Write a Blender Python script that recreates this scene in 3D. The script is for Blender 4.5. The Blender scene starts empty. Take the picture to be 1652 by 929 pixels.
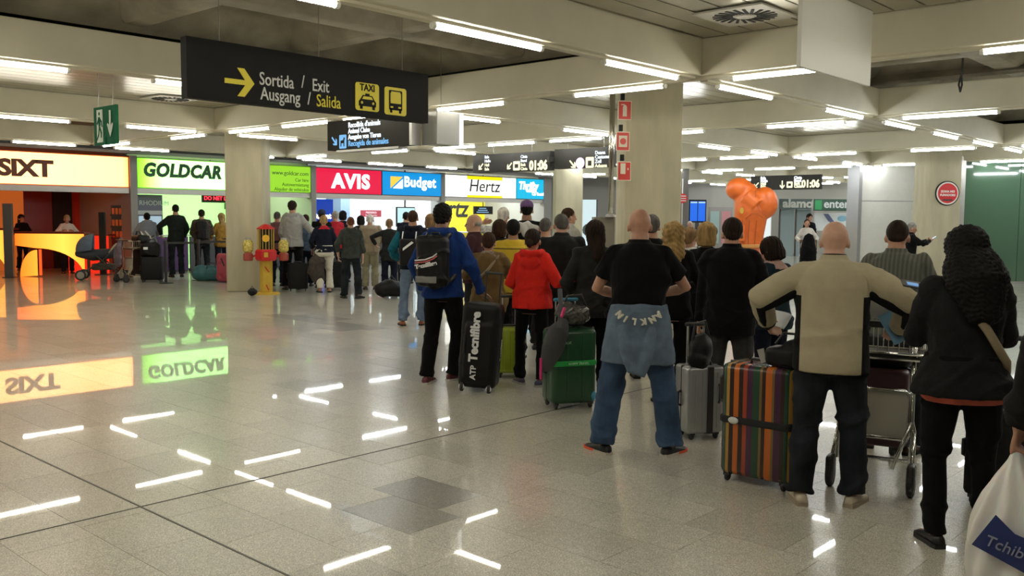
import bpy, math, random
import numpy as np
from mathutils import Matrix, Vector
random.seed(7)
SC = bpy.context.scene
COL = SC.collection
R_ = math.radians
# ------------------------------------------------------------------ camera, world, exposure
FPX, CX, CY, EYE = 1480.0, 826.0, 464.5, 1.65
def _cam_axes(yaw=42.4, pitch=-4.42, roll=0.43):
    a, p, r = R_(yaw), R_(pitch), R_(roll)
    fw = Vector((math.cos(a)*math.cos(p), math.sin(a)*math.cos(p), math.sin(p)))
    rt = Vector((math.sin(a), -math.cos(a), 0)); up = rt.cross(fw)
    return math.cos(r)*rt+math.sin(r)*up, -math.sin(r)*rt+math.cos(r)*up, fw
CR, CU, CF = _cam_axes()
cd = bpy.data.cameras.new('camera'); cd.sensor_width = 36; cd.lens = FPX/1652*36
cd.clip_start = .05; cd.clip_end = 300
cam = bpy.data.objects.new('camera', cd); COL.objects.link(cam)
M = Matrix((CR, CU, -CF)).transposed().to_4x4(); M.translation = (0, 0, EYE); cam.matrix_world = M
SC.camera = cam
w = bpy.data.worlds.new('world'); SC.world = w; w.use_nodes = True
w.node_tree.nodes['Background'].inputs[0].default_value = (1, .93, .78, 1)
w.node_tree.nodes['Background'].inputs[1].default_value = .10
SC.view_settings.view_transform = 'Standard'; SC.view_settings.look = 'None'
SC.view_settings.gamma = 1; SC.view_settings.use_curve_mapping = False
SC.view_settings.exposure = 0.0
try:
    SC.cycles.use_denoising = True; SC.cycles.max_bounces = 8; SC.cycles.diffuse_bounces = 4
    SC.cycles.sample_clamp_indirect = 6
except Exception: pass
TUBE_POWER = 43.0
# pixel -> place (real positions on the floor / on a height / on a wall plane)
def ray(x, y): return CF+CR*((x-CX)/FPX)-CU*((y-CY)/FPX)
def at(x, y, z=0.0):
    d = ray(x, y); t = (z-EYE)/d.z; return Vector((d.x*t, d.y*t, z))
def aty(x, y, Y):
    d = ray(x, y)*(Y/ray(x, y).y); return Vector((d.x, Y, d.z+EYE))
def atd(x, y, depth): return ray(x, y)*depth+Vector((0, 0, EYE))
def depth_of(p): return (Vector(p)-Vector((0, 0, EYE))).dot(CF)
D1 = Vector((1, 0, 0)); D2 = Vector((0, 1, 0)); UPV = Vector((0, 0, 1))
DIAG = Vector((.7071, -.7071, 0))          # the rightward axis of the frontal walls and columns
def frame(o, right, up=UPV):
    right = Vector(right).normalized(); n = right.cross(up).normalized()
    m = Matrix((right, up, n)).transposed().to_4x4(); m.translation = o; return m

# ------------------------------------------------------------------ materials
MATS = {}
def mat(name, col, rough=.6, metal=0.0, spec=.5, var=0.0, vscale=8.0, bump=0.0, bscale=60.0, emit=None, estr=0.0,
        trans=0.0, alpha=1.0, coat=0.0, sheen=0.0, col2=None, stretch=None, aniso=None):
    if name in MATS: return MATS[name]
    m = bpy.data.materials.new(name); m.use_nodes = True; nt = m.node_tree; b = nt.nodes['Principled BSDF']
    I = b.inputs
    I['Base Color'].default_value = (*col, 1); I['Roughness'].default_value = rough; I['Metallic'].default_value = metal
    I['Specular IOR Level'].default_value = spec
    if trans: I['Transmission Weight'].default_value = trans
    if alpha < 1: I['Alpha'].default_value = alpha
    if coat: I['Coat Weight'].default_value = coat; I['Coat Roughness'].default_value = .08
    if sheen: I['Sheen Weight'].default_value = sheen; I['Sheen Roughness'].default_value = .5
    if emit: I['Emission Color'].default_value = (*emit, 1); I['Emission Strength'].default_value = estr
    def coords():
        t = nt.nodes.new('ShaderNodeTexCoord'); mp = nt.nodes.new('ShaderNodeMapping')
        nt.links.new(t.outputs['Object'], mp.inputs[0])
        if stretch: mp.inputs['Scale'].default_value = stretch
        return mp.outputs[0]
    if var or bump: c = coords()
    if var:
        n = nt.nodes.new('ShaderNodeTexNoise'); n.inputs['Scale'].default_value = vscale; n.inputs['Detail'].default_value = 5
        nt.links.new(c, n.inputs['Vector'])
        mx = nt.nodes.new('ShaderNodeMix'); mx.data_type = 'RGBA'
        c2 = col2 or tuple(max(0, x*(1-var)) for x in col); c1 = col if col2 else tuple(min(1, x*(1+var*.5)) for x in col)
        rp = nt.nodes.new('ShaderNodeMapRange'); rp.inputs[1].default_value = .32; rp.inputs[2].default_value = .68
        nt.links.new(n.outputs['Fac'], rp.inputs[0]); nt.links.new(rp.outputs[0], mx.inputs['Factor'])
        mx.inputs[6].default_value = (*c2, 1); mx.inputs[7].default_value = (*c1, 1)
        nt.links.new(mx.outputs[2], I['Base Color'])
    if bump:
        n2 = nt.nodes.new('ShaderNodeTexNoise'); n2.inputs['Scale'].default_value = bscale; n2.inputs['Detail'].default_value = 3
        nt.links.new(c, n2.inputs['Vector'])
        bp = nt.nodes.new('ShaderNodeBump'); bp.inputs['Strength'].default_value = bump; bp.inputs['Distance'].default_value = .01
        nt.links.new(n2.outputs['Fac'], bp.inputs['Height']); nt.links.new(bp.outputs[0], I['Normal'])
    MATS[name] = m; return m
def glow(name, col, s): return mat(name, (0, 0, 0), .5, emit=col, estr=s, spec=.2)
def cloth(name, col, var=.25, rough=.9, bump=.25, bscale=180, sheen=.02, vscale=14): return mat(name, col, rough, var=var, vscale=vscale, bump=bump, bscale=bscale, sheen=sheen, spec=.14)
def stripes(name, cols, width, axis=0, rough=.6, off=0.0, coord='Object', bump=0):
    """constant colour bands along one object axis, repeating"""
    if name in MATS: return MATS[name]
    m = bpy.data.materials.new(name); m.use_nodes = True; nt = m.node_tree; b = nt.nodes['Principled BSDF']
    t = nt.nodes.new('ShaderNodeTexCoord'); s = nt.nodes.new('ShaderNodeSeparateXYZ'); nt.links.new(t.outputs[coord], s.inputs[0])
    a = nt.nodes.new('ShaderNodeMath'); a.operation = 'ADD'; a.inputs[1].default_value = off
    d = nt.nodes.new('ShaderNodeMath'); d.operation = 'DIVIDE'; d.inputs[1].default_value = width
    f = nt.nodes.new('ShaderNodeMath'); f.operation = 'FRACT'
    r = nt.nodes.new('ShaderNodeValToRGB'); r.color_ramp.interpolation = 'CONSTANT'
    nt.links.new(s.outputs[axis], a.inputs[0]); nt.links.new(a.outputs[0], d.inputs[0]); nt.links.new(d.outputs[0], f.inputs[0]); nt.links.new(f.outputs[0], r.inputs[0])
    el = r.color_ramp.elements
    while len(el) > 1: el.remove(el[-1])
    el[0].position = 0; el[0].color = (*cols[0][1], 1)
    for p, c in cols[1:]:
        e = el.new(p); e.color = (*c, 1)
    nt.links.new(r.outputs[0], b.inputs['Base Color']); b.inputs['Roughness'].default_value = rough
    MATS[name] = m; return m

# ------------------------------------------------------------------ object bookkeeping
def tag(o, label=None, cat=None, group=None, kind=None):
    if label: o['label'] = label
    if cat: o['category'] = cat
    if group: o['group'] = group
    if kind: o['kind'] = kind
    return o
def empty(name, m=None, label=None, cat=None, group=None, kind=None, parent=None):
    o = bpy.data.objects.new(name, None); COL.objects.link(o); o.empty_display_size = .1
    if parent: o.parent = parent
    if m is not None:
        o.matrix_local = m if isinstance(m, Matrix) else Matrix.Translation(m)
    return tag(o, label, cat, group, kind)
def copy_tree(o, parent=None, m=None):
    c = o.copy(); COL.objects.link(c); c.parent = parent
    if m is not None: c.matrix_local = m
    for ch in o.children: copy_tree(ch, c)
    return c
def rotz(a): return Matrix.Rotation(a, 4, 'Z')

class MB:
    """collects shapes in one mesh"""
    def __init__(s): s.v = []; s.f = []
    def add(s, vs, fs):
        k = len(s.v); s.v += [tuple(x) for x in vs]; s.f += [tuple(i+k for i in q) for q in fs]; return s
    def box(s, c, d, m=None):
        c = Vector(c); x, y, z = d[0]/2, d[1]/2, d[2]/2
        vs = [Vector((sx*x, sy*y, sz*z)) for sx, sy, sz in ((-1,-1,-1),(1,-1,-1),(1,1,-1),(-1,1,-1),(-1,-1,1),(1,-1,1),(1,1,1),(-1,1,1))]
        if m is not None: vs = [m.to_3x3() @ q for q in vs]
        return s.add([q+c for q in vs], [(3,2,1,0),(4,5,6,7),(0,1,5,4),(1,2,6,5),(2,3,7,6),(3,0,4,7)])
    def rbox(s, c, d, r=.02, n=3):
        """box with rounded vertical edges and softened top and bottom"""
        x, y, z = d[0]/2, d[1]/2, d[2]/2; r = min(r, x*.95, y*.95)
        def ring(zz, ins):
            o = []
            for k, (sx, sy) in enumerate(((1,1),(-1,1),(-1,-1),(1,-1))):
                for j in range(n+1):
                    a = math.pi/2*(k+j/n); o.append((c[0]+sx*(x-r)+math.cos(a)*(r-ins), c[1]+sy*(y-r)+math.sin(a)*(r-ins), zz))
            return o
        e = min(r*.6, z*.5)
        rs = [ring(c[2]-z, e*.9), ring(c[2]-z+e*.3, e*.3), ring(c[2]-z+e, 0), ring(c[2]+z-e, 0), ring(c[2]+z-e*.3, e*.3), ring(c[2]+z, e*.9)]
        return s.rings(rs)
    def rings(s, rs, cap=True):
        n = len(rs[0]); k = len(s.v)
        for r in rs: s.v += [tuple(p) for p in r]
        for i in range(len(rs)-1):
            for j in range(n):
                a, b = k+i*n+j, k+i*n+(j+1) % n
                s.f.append((a, b, b+n, a+n))
        if cap:
            s.f.append(tuple(k+j for j in reversed(range(n)))); s.f.append(tuple(k+(len(rs)-1)*n+j for j in range(n)))
        return s
    def cyl(s, p0, p1, r0, r1=None, n=10):
        return s.path([p0, p1], [r0, r0 if r1 is None else r1], n)
    def path(s, pts, rad, n=8, flat=None, round_=False):
        """tube along points; rad number or list; flat=(vector, factor) squeezes along the vector"""
        P = [Vector(p) for p in pts]; L = len(P)
        if not isinstance(rad, (list, tuple)): rad = [rad]*L
        rad = list(rad)
        if round_:
            a = (P[0]-P[1]).normalized(); b = (P[-1]-P[-2]).normalized(); r0, r1 = rad[0], rad[-1]
            P = [P[0]+a*r0*.95, P[0]+a*r0*.7]+P+[P[-1]+b*r1*.7, P[-1]+b*r1*.95]; rad = [r0*.25, r0*.72]+rad+[r1*.72, r1*.25]; L += 4
        rs = []; prev = None
        for i in range(L):
            t = (P[min(i+1, L-1)]-P[max(i-1, 0)])
            t = t.normalized() if t.length > 1e-9 else Vector((0, 0, 1))
            if prev is None:
                ref = Vector((0, 0, 1)) if abs(t.z) < .9 else Vector((1, 0, 0)); u = t.cross(ref).normalized()
            else:
                u = (prev-t*prev.dot(t))
                u = u.normalized() if u.length > 1e-6 else t.orthogonal().normalized()
            prev = u; v = t.cross(u); ring = []
            for j in range(n):
                a = 2*math.pi*j/n; q = (u*math.cos(a)+v*math.sin(a))*rad[i]
                if flat: fv, ff = flat; q = q-fv*(q.dot(fv)*(1-ff))
                ring.append(P[i]+q)
            rs.append(ring)
        return s.rings(rs)
    def lathe(s, prof, c=(0, 0, 0), n=16, a0=0.0):
        """profile of (radius, z)"""
        rs = [[(c[0]+max(r, 1e-4)*math.cos(a0+2*math.pi*j/n), c[1]+max(r, 1e-4)*math.sin(a0+2*math.pi*j/n), c[2]+z) for j in range(n)] for r, z in prof]
        return s.rings(rs)
    def ell(s, c, r, n=14, m=10, rot=None):
        c = Vector(c); rs = []
        for i in range(m+1):
            t = math.pi*(i+.001)/(m+.002)-math.pi/2; ring = []
            for j in range(n):
                a = 2*math.pi*j/n; q = Vector((r[0]*math.cos(t)*math.cos(a), r[1]*math.cos(t)*math.sin(a), r[2]*math.sin(t)))
                ring.append(c+(rot @ q if rot is not None else q))
            rs.append(ring)
        return s.rings(rs)
    def prism(s, poly, d0, d1, m=None):
        """polygon in local x,y swept from z=d0 to d1, placed by m"""
        m = m or Matrix(); n = len(poly)
        vs = [m @ Vector((x, y, d0)) for x, y in poly]+[m @ Vector((x, y, d1)) for x, y in poly]
        fs = [tuple(reversed(range(n))), tuple(range(n, 2*n))]+[(j, (j+1) % n, (j+1) % n+n, j+n) for j in range(n)]
        return s.add(vs, fs)
    def mesh(s, name, smooth=False):
        me = bpy.data.meshes.new(name); me.from_pydata(s.v, [], s.f); me.validate(); me.update()
        if smooth: me.polygons.foreach_set('use_smooth', [True]*len(me.polygons)); me.update()
        return me
    def build(s, name, material, parent=None, smooth=False, m=None, bevel=0.0, auto=None):
        me = s.mesh(name, smooth or auto is not None); return link(name, me, material, parent, m, bevel, auto)
def link(name, me, material, parent=None, m=None, bevel=0.0, auto=None):
    if material is not None and not me.materials: me.materials.append(material)
    if auto is not None:
        try: me.set_sharp_from_angle(angle=R_(auto))
        except Exception: pass
    o = bpy.data.objects.new(name, me); COL.objects.link(o)
    if parent is not None: o.parent = parent
    if m is not None: o.matrix_local = m if isinstance(m, Matrix) else Matrix.Translation(m)
    if bevel:
        b = o.modifiers.new('bevel', 'BEVEL'); b.width = bevel; b.segments = 2; b.limit_method = 'ANGLE'
    return o
def box(name, c, d, material, parent=None, bevel=0.0, m=None):
    return MB().box((0, 0, 0), d).build(name, material, parent, m=Matrix.Translation(c) if m is None else m @ Matrix.Translation(c), bevel=bevel)
def text(name, body, size, material, m, parent=None, align='LEFT', shear=0.0, bold=0.0, depth=.004, sx=1.0, spacing=1.0, valign='BOTTOM_BASELINE'):
    c = bpy.data.curves.new(name, 'FONT'); c.body = body; c.size = size; c.align_x = align; c.align_y = valign
    c.shear = shear; c.offset = bold; c.extrude = depth; c.space_character = spacing; c.resolution_u = 3
    t = bpy.data.objects.new('tmp', c); COL.objects.link(t)
    dg = bpy.context.evaluated_depsgraph_get(); me = bpy.data.meshes.new_from_object(t.evaluated_get(dg))
    bpy.data.objects.remove(t); bpy.data.curves.remove(c)
    me.name = name
    return link(name, me, material, parent, m @ Matrix.Diagonal((sx, 1, 1, 1)))
def L(x, y, z=0.0): return Matrix.Translation((x, y, z))
# ================================================================== FLOOR
def granite(name, col, dark=1.0, rnd='object'):
    m = bpy.data.materials.new(name); m.use_nodes = True; nt = m.node_tree; b = nt.nodes['Principled BSDF']; N = nt.nodes.new; K = nt.links.new
    g = N('ShaderNodeNewGeometry')
    n1 = N('ShaderNodeTexNoise'); n1.inputs['Scale'].default_value = 150; n1.inputs['Detail'].default_value = 3; K(g.outputs['Position'], n1.inputs['Vector'])
    v = N('ShaderNodeTexVoronoi'); v.inputs['Scale'].default_value = 75; K(g.outputs['Position'], v.inputs['Vector'])
    n2 = N('ShaderNodeTexNoise'); n2.inputs['Scale'].default_value = 1.3; n2.inputs['Detail'].default_value = 4; K(g.outputs['Position'], n2.inputs['Vector'])
    r1 = N('ShaderNodeValToRGB'); e = r1.color_ramp.elements; e[0].position = .34; e[1].position = .66
    e[0].color = (*[c*.5*dark for c in col], 1); e[1].color = (*[min(1, c*1.35*dark) for c in col], 1); K(n1.outputs['Fac'], r1.inputs[0])
    mx = N('ShaderNodeMix'); mx.data_type = 'RGBA'; mx.blend_type = 'MULTIPLY'; mx.inputs['Factor'].default_value = .55
    r2 = N('ShaderNodeValToRGB'); r2.color_ramp.elements[0].color = (.5, .5, .5, 1); r2.color_ramp.elements[1].color = (1.2, 1.2, 1.2, 1)
    K(v.outputs['Color'], r2.inputs[0]); K(r1.outputs[0], mx.inputs[6]); K(r2.outputs[0], mx.inputs[7])
    # tile to tile tone
    mr = N('ShaderNodeMapRange'); mr.inputs[3].default_value = .88; mr.inputs[4].default_value = 1.08
    if rnd == 'object':
        oi = N('ShaderNodeObjectInfo'); K(oi.outputs['Random'], mr.inputs[0])
    else:
        at_ = N('ShaderNodeAttribute'); at_.attribute_name = 'tone'; K(at_.outputs['Fac'], mr.inputs[0])
    mu = N('ShaderNodeVectorMath'); mu.operation = 'SCALE'; K(mx.outputs[2], mu.inputs[0]); K(mr.outputs[0], mu.inputs['Scale'])
    K(mu.outputs[0], b.inputs['Base Color'])
    mr2 = N('ShaderNodeMapRange'); mr2.inputs[1].default_value = .3; mr2.inputs[2].default_value = .7; mr2.inputs[3].default_value = .012+(.1 if dark < 1 else 0); mr2.inputs[4].default_value = .030+(.1 if dark < 1 else 0)
    K(n2.outputs['Fac'], mr2.inputs[0]); K(mr2.outputs[0], b.inputs['Coat Roughness']); b.inputs['Coat Weight'].default_value = .72; b.inputs['Coat IOR'].default_value = 1.5; b.inputs['Roughness'].default_value = .30
    b.inputs['Specular IOR Level'].default_value = .5
    n3 = N('ShaderNodeTexNoise'); n3.inputs['Scale'].default_value = 22; K(g.outputs['Position'], n3.inputs['Vector'])
    bp = N('ShaderNodeBump'); bp.inputs['Strength'].default_value = .006; bp.inputs['Distance'].default_value = .003
    K(n3.outputs['Fac'], bp.inputs['Height']); K(bp.outputs[0], b.inputs['Normal'])
    return m
GR = (.66, .63, .53)
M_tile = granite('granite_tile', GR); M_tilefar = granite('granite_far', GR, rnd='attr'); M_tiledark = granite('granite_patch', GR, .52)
M_grout = mat('grout', (.20, .19, .165), .7)
floor = MB().box((15, 12, -.06), (74, 66, .1)).build('floor', M_grout); tag(floor, kind='structure')
TW, TL = .375, .572
tiles = []
for i in range(-60, 125):
    x = 2.34+(i+.5)*TW; sh = .19 if i % 2 else 0.0
    for j in range(-45, 75):
        y = 3.53+.005+(j+.5)*TL+sh
        tiles.append((x, y))
Fh = Vector((CF.x, CF.y, 0)).normalized(); Rh = Vector((Fh.y, -Fh.x, 0))
def vis(x, y):
    d = x*Fh.x+y*Fh.y; s = x*Rh.x+y*Rh.y
    if d < 2.6: return None
    px = s/d*FPX
    return d if abs(px) < 826+420/d*1.2 else None
near = sorted([(vis(*t), t) for t in tiles if vis(*t)])[:298]
nearset = set(t for _, t in near)
tm = MB().box((0, 0, -.006), (TW-.0024, TL-.0024, .012)).mesh('floor_tile'); tm.materials.append(M_tile)
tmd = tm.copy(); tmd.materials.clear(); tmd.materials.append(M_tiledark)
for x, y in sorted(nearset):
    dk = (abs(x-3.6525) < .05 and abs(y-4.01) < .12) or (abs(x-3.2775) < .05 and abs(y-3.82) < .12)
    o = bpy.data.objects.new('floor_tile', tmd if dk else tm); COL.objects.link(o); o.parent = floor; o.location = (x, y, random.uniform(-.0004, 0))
def inside(t, q):
    return all((q[(k+1) % 4].x-q[k].x)*(t[1]-q[k].y)-(q[(k+1) % 4].y-q[k].y)*(t[0]-q[k].x) < 0 for k in range(4))
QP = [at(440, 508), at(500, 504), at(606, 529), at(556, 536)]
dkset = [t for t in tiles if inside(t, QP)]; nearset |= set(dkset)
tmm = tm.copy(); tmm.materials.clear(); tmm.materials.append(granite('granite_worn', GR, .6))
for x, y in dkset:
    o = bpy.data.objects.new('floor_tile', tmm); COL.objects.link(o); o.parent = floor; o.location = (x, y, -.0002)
rest = [t for t in tiles if t not in nearset and -20 < t[0] < 50 and -20 < t[1] < 44]
vs = []; fs = []; tone = []
gx, gy = (TW-.0024)/2, (TL-.0024)/2
for x, y in rest:
    k = len(vs); vs += [(x-gx, y-gy, 0), (x+gx, y-gy, 0), (x+gx, y+gy, 0), (x-gx, y+gy, 0), (x-gx, y-gy, -.01), (x+gx, y-gy, -.01), (x+gx, y+gy, -.01), (x-gx, y+gy, -.01)]
    fs += [(k, k+1, k+2, k+3), (k, k+4, k+5, k+1), (k+1, k+5, k+6, k+2), (k+2, k+6, k+7, k+3), (k+3, k+7, k+4, k)]; tone += [random.random()]*5
me = bpy.data.meshes.new('floor_tiles'); me.from_pydata(vs, [], fs); me.update()
a_ = me.attributes.new('tone', 'FLOAT', 'FACE'); a_.data.foreach_set('value', tone)
o = link('floor_tiles', me, M_tilefar, floor); tag(o, kind='stuff')
# metal expansion joints running both ways
M_joint = mat('joint_metal', (.10, .095, .085), .5)
for c, d in (((2.34, 12, .0012), (.011, 40, .003)), ((15, 4.97, .0012), (44, .009, .003))):
    box('expansion_joint', c, d, M_joint, floor)

# ================================================================== CEILING
XL = [-9.35, -2.7, 2.35, 9.0, 14.05, 20.7, 25.75, 32.4, 37.45, 44.0]
YL = [-8.6, -3.9, .8, 5.45, 10.1, 15.65, 20.9]
BZ, BT = 3.2, 3.6
M_fascia = mat('fascia_paint', (.66, .62, .47), .55, var=.06, vscale=2, bump=.02, bscale=200)
M_slat = mat('ceiling_slat', (.46, .43, .34), .30, metal=.55, var=.1, vscale=3)
M_conc = mat('raw_concrete', (.30, .27, .20), .9, var=.35, vscale=2.2, bump=.3, bscale=30)
M_black = mat('void_black', (.012, .012, .012), .9)
M_tube = glow('fluorescent_warm', (1, .95, .82), TUBE_POWER); M_tube2 = glow('fluorescent_cool', (.95, .99, 1), TUBE_POWER*1.2)
M_fix = mat('fixture_white', (.75, .74, .68), .4)
ceiling = MB().box((16, 8, 4.75), (74, 40, .1)).build('ceiling', M_black); tag(ceiling, kind='structure')
BW = .26
for x in XL:
    mb = MB().box((x, (YL[0]+YL[-1])/2, (BZ+BT)/2), (BW, YL[-1]-YL[0]+BW, BT-BZ)); mb.build('beam', M_fascia, ceiling, bevel=.012)
    MB().box((x, (YL[0]+YL[-1])/2, BZ-.012), (.09, YL[-1]-YL[0], .024)).build('light_channel', M_fascia, ceiling)
for y in YL:
    for i in range(len(XL)-1):
        xa, xb = XL[i]+BW/2, XL[i+1]-BW/2
        MB().box(((xa+xb)/2, y, (BZ+BT)/2), (xb-xa, BW, BT-BZ)).build('beam', M_fascia, ceiling, bevel=.012)
        MB().box(((xa+xb)/2, y, BZ-.012), (xb-xa, .09, .024)).build('light_channel', M_fascia, ceiling)
concrete = {(2, 3), (1, 3), (3, 2), (2, 5), (4, 2), (5, 4)}
def slat_mesh(lx, wd):
    return MB().box((0, 0, .012), (lx, wd-.02, .022)).mesh('ceiling_panel')
for i in range(len(XL)-1):
    for j in range(len(YL)-1):
        xa, xb, ya, yb = XL[i]+BW/2, XL[i+1]-BW/2, YL[j]+BW/2, YL[j+1]-BW/2
        if (i, j) in concrete:
            # raw slab with sloped pan sides and ribs above an open gap
            z0, z1, s = 3.69, 4.25, .55
            mb = MB(); q = [(xa-.3, ya-.3, z0), (xb+.3, ya-.3, z0), (xb+.3, yb+.3, z0), (xa-.3, yb+.3, z0), (xa+s, ya+s, z1), (xb-s, ya+s, z1), (xb-s, yb-s, z1), (xa+s, yb-s, z1)]
            mb.add(q, [(4, 5, 6, 7)[::-1], (0, 1, 5, 4)[::-1], (1, 2, 6, 5)[::-1], (2, 3, 7, 6)[::-1], (3, 0, 4, 7)[::-1]]); mb.build('slab_pan', M_conc, ceiling)
            ymid = ya+(yb-ya)*.61
            rib = MB().add([(xa-.2, ymid-.16, 3.72), (xb+.2, ymid-.16, 3.72), (xb+.2, ymid+.16, 3.72), (xa-.2, ymid+.16, 3.72), (xa-.2, ymid-.62, 4.3), (xb+.2, ymid-.62, 4.3), (xb+.2, ymid+.62, 4.3), (xa-.2, ymid+.62, 4.3)],
                           [(0, 1, 2, 3), (0, 4, 5, 1), (2, 6, 7, 3), (1, 5, 6, 2), (3, 7, 4, 0)]); rib.build('slab_rib', M_conc, ceiling, bevel=.05)
            for fx in ((.37, .71) if xb-xa > 5.5 else (.25, .75)):
                xm = xa+(xb-xa)*fx
                MB().add([(xm-.12, ya-.2, 3.74), (xm+.12, ya-.2, 3.74), (xm+.12, yb+.2, 3.74), (xm-.12, yb+.2, 3.74), (xm-.6, ya-.2, 4.3), (xm+.6, ya-.2, 4.3), (xm+.6, yb+.2, 4.3), (xm-.6, yb+.2, 4.3)],
                         [(0, 1, 2, 3), (0, 4, 5, 1), (2, 6, 7, 3), (1, 5, 6, 2), (3, 7, 4, 0)]).build('slab_rib', M_conc, ceiling, bevel=.05)
        else:
            if i < 1 or i > 5 or j < 1:      # far or behind: one plain sheet
                box('ceiling_sheet', ((xa+xb)/2, (ya+yb)/2, BT+.012), (xb-xa, yb-ya, .024), M_slat, ceiling); continue
            n = max(6, round((yb-ya)/.3)); wd = (yb-ya-.06)/n; me = slat_mesh(xb-xa-.06, wd); me.materials.append(M_slat)
            for k in range(n):
                o = bpy.data.objects.new('ceiling_panel', me); COL.objects.link(o); o.parent = ceiling; o.location = ((xa+xb)/2, ya+.03+(k+.5)*wd, BT-.004)
# black ceiling sheet above the shop signs
box('ceiling_black', (16, 23.3, 3.75), (74, 4.7, .05), M_black, ceiling)
# round swirl air diffusers
M_plate = mat('diffuser_plate', (.62, .60, .53), .5); M_slot = mat('slot_dark', (.02, .02, .018), .8)
def diffuser(x, y, lab):
    e = empty('air_diffuser', Matrix.Translation((x, y, BT-.02)), lab, 'air vent')
    MB().box((0, 0, 0), (.72, .72, .02)).build('plate', M_plate, e, bevel=.004)
    sm = MB().box((.2, 0, -.012), (.19, .028, .008)).mesh('slot'); sm.materials.append(M_slot)
    for k in range(22):
        o = bpy.data.objects.new('slot', sm); COL.objects.link(o); o.parent = e; o.matrix_local = rotz(2*math.pi*k/22) @ L(0, .05)
    MB().lathe([(.085, -.022), (.09, -.01), (.09, 0)], n=20).build('hub', M_plate, e)
diffuser(8.05, 4.38, 'square ceiling air diffuser with ring of black slots beside the white hanging box')
diffuser(7.6, 14.7, 'square ceiling air diffuser above the green exit sign')
# ------------------------------------------------------------------ fluorescent tubes
TLEN = 1.27
tube_me = MB().path([(-TLEN/2, 0, 0), (TLEN/2, 0, 0)], .024, 8).mesh('tube', True); tube_me.materials.append(M_tube); tube_cool = tube_me.copy(); tube_cool.materials.clear(); tube_cool.materials.append(M_tube2)
cap_me = MB().cyl((0, 0, 0), (.035, 0, 0), .029, n=8).mesh('end_cap'); cap_me.materials.append(M_fix)
LINE_NAMES = {('y', 3): 'nearest long beam above queue', ('y', 4): 'beam behind the exit direction sign', ('y', 5): 'third beam back across the hall', ('y', 6): 'last beam before the rental desks',
              ('x', 3): 'cross beam before the fire-sign column', ('x', 4): 'cross beam past the fire-sign column', ('x', 5): 'cross beam before the round red sign'}
def tubes_on(a, b):
    n = 2 if b-a < 5.3 else 3
    gap = ((b-a)-.9-n*TLEN)/(n-1)
    return [a+.45+TLEN/2+k*(TLEN+gap) for k in range(n)]
def tube(x, y, alongx, lab, grp):
    e = empty('fluorescent_tube', L(x, y, BZ-.046) @ (Matrix() if alongx else rotz(math.pi/2)), lab, 'lamp', grp)
    link('tube', tube_me if x < 12.6 else tube_cool, None, e)
    link('end_cap', cap_me, None, e, L(TLEN/2, 0)); link('end_cap', cap_me, None, e, L(-TLEN/2-.035, 0))
def in_view(x, y):
    q = Vector((x, y, BZ-EYE)); d = Vector((q.x, q.y, q.z)).dot(CF)
    if d < 1: return None
    px = CX+FPX*q.dot(CR)/d; py = CY-FPX*q.dot(CU)/d
    return px if -40 < px < 1690 and py > -20 else None
ORD = ['first', 'second', 'third', 'fourth', 'fifth', 'sixth', 'seventh', 'eighth', 'ninth', 'tenth', 'eleventh', 'twelfth', 'thirteenth', 'fourteenth', 'fifteenth', 'sixteenth', 'seventeenth', 'eighteenth', 'nineteenth', 'twentieth']
def tube_line(pts, alongx, key):
    pts = [p for p in pts if p[0] > -2 and p[1] > -2]      # tubes behind the viewer are left out to darken the near floor
    nm = LINE_NAMES.get(key); vis_ = sorted([(in_view(*p), p) for p in pts if in_view(*p) is not None]); seen = {p: k for k, (_, p) in enumerate(vis_)}
    for p in pts:
        if p in seen and nm: lab = 'lit fluorescent tube, %s from left, on the %s' % (ORD[min(seen[p], 19)], nm)
        elif p in seen: lab = 'lit white fluorescent tube in the far part of the hall'
        else: lab = 'lit white fluorescent tube of the ceiling behind the viewer'
        tube(p[0], p[1], alongx, lab, 'fluorescent tubes, '+((nm or 'far hall') if p in seen else 'out of view'))
for jy, y in enumerate(YL):
    tube_line([(x, y) for i in range(len(XL)-1) for x in tubes_on(XL[i], XL[i+1])], True, ('y', jy))
for ix, x in enumerate(XL):
    tube_line([(x, y) for j in range(len(YL)-1) for y in tubes_on(YL[j], YL[j+1])], False, ('x', ix))
# ================================================================== COLUMNS
M_col = mat('column_concrete', (.47, .43, .30), .85, var=.16, vscale=3.5, bump=.15, bscale=25, stretch=(1, 1, .25))
def column(n, x, y, wd=.8, z1=4.3):
    o = MB().rbox((0, 0, z1/2), (wd, wd, z1), .045, 2).build('column_%d' % n, M_col, m=L(x, y) @ rotz(-math.pi/4), auto=40); tag(o, kind='structure'); return o
column(1, 11.62, 7.86, .84); column(2, 10.97, 17.84, .80); column(3, 24.9, 7.95, .84); column(4, 21.0, 17.0, .80)
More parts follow.
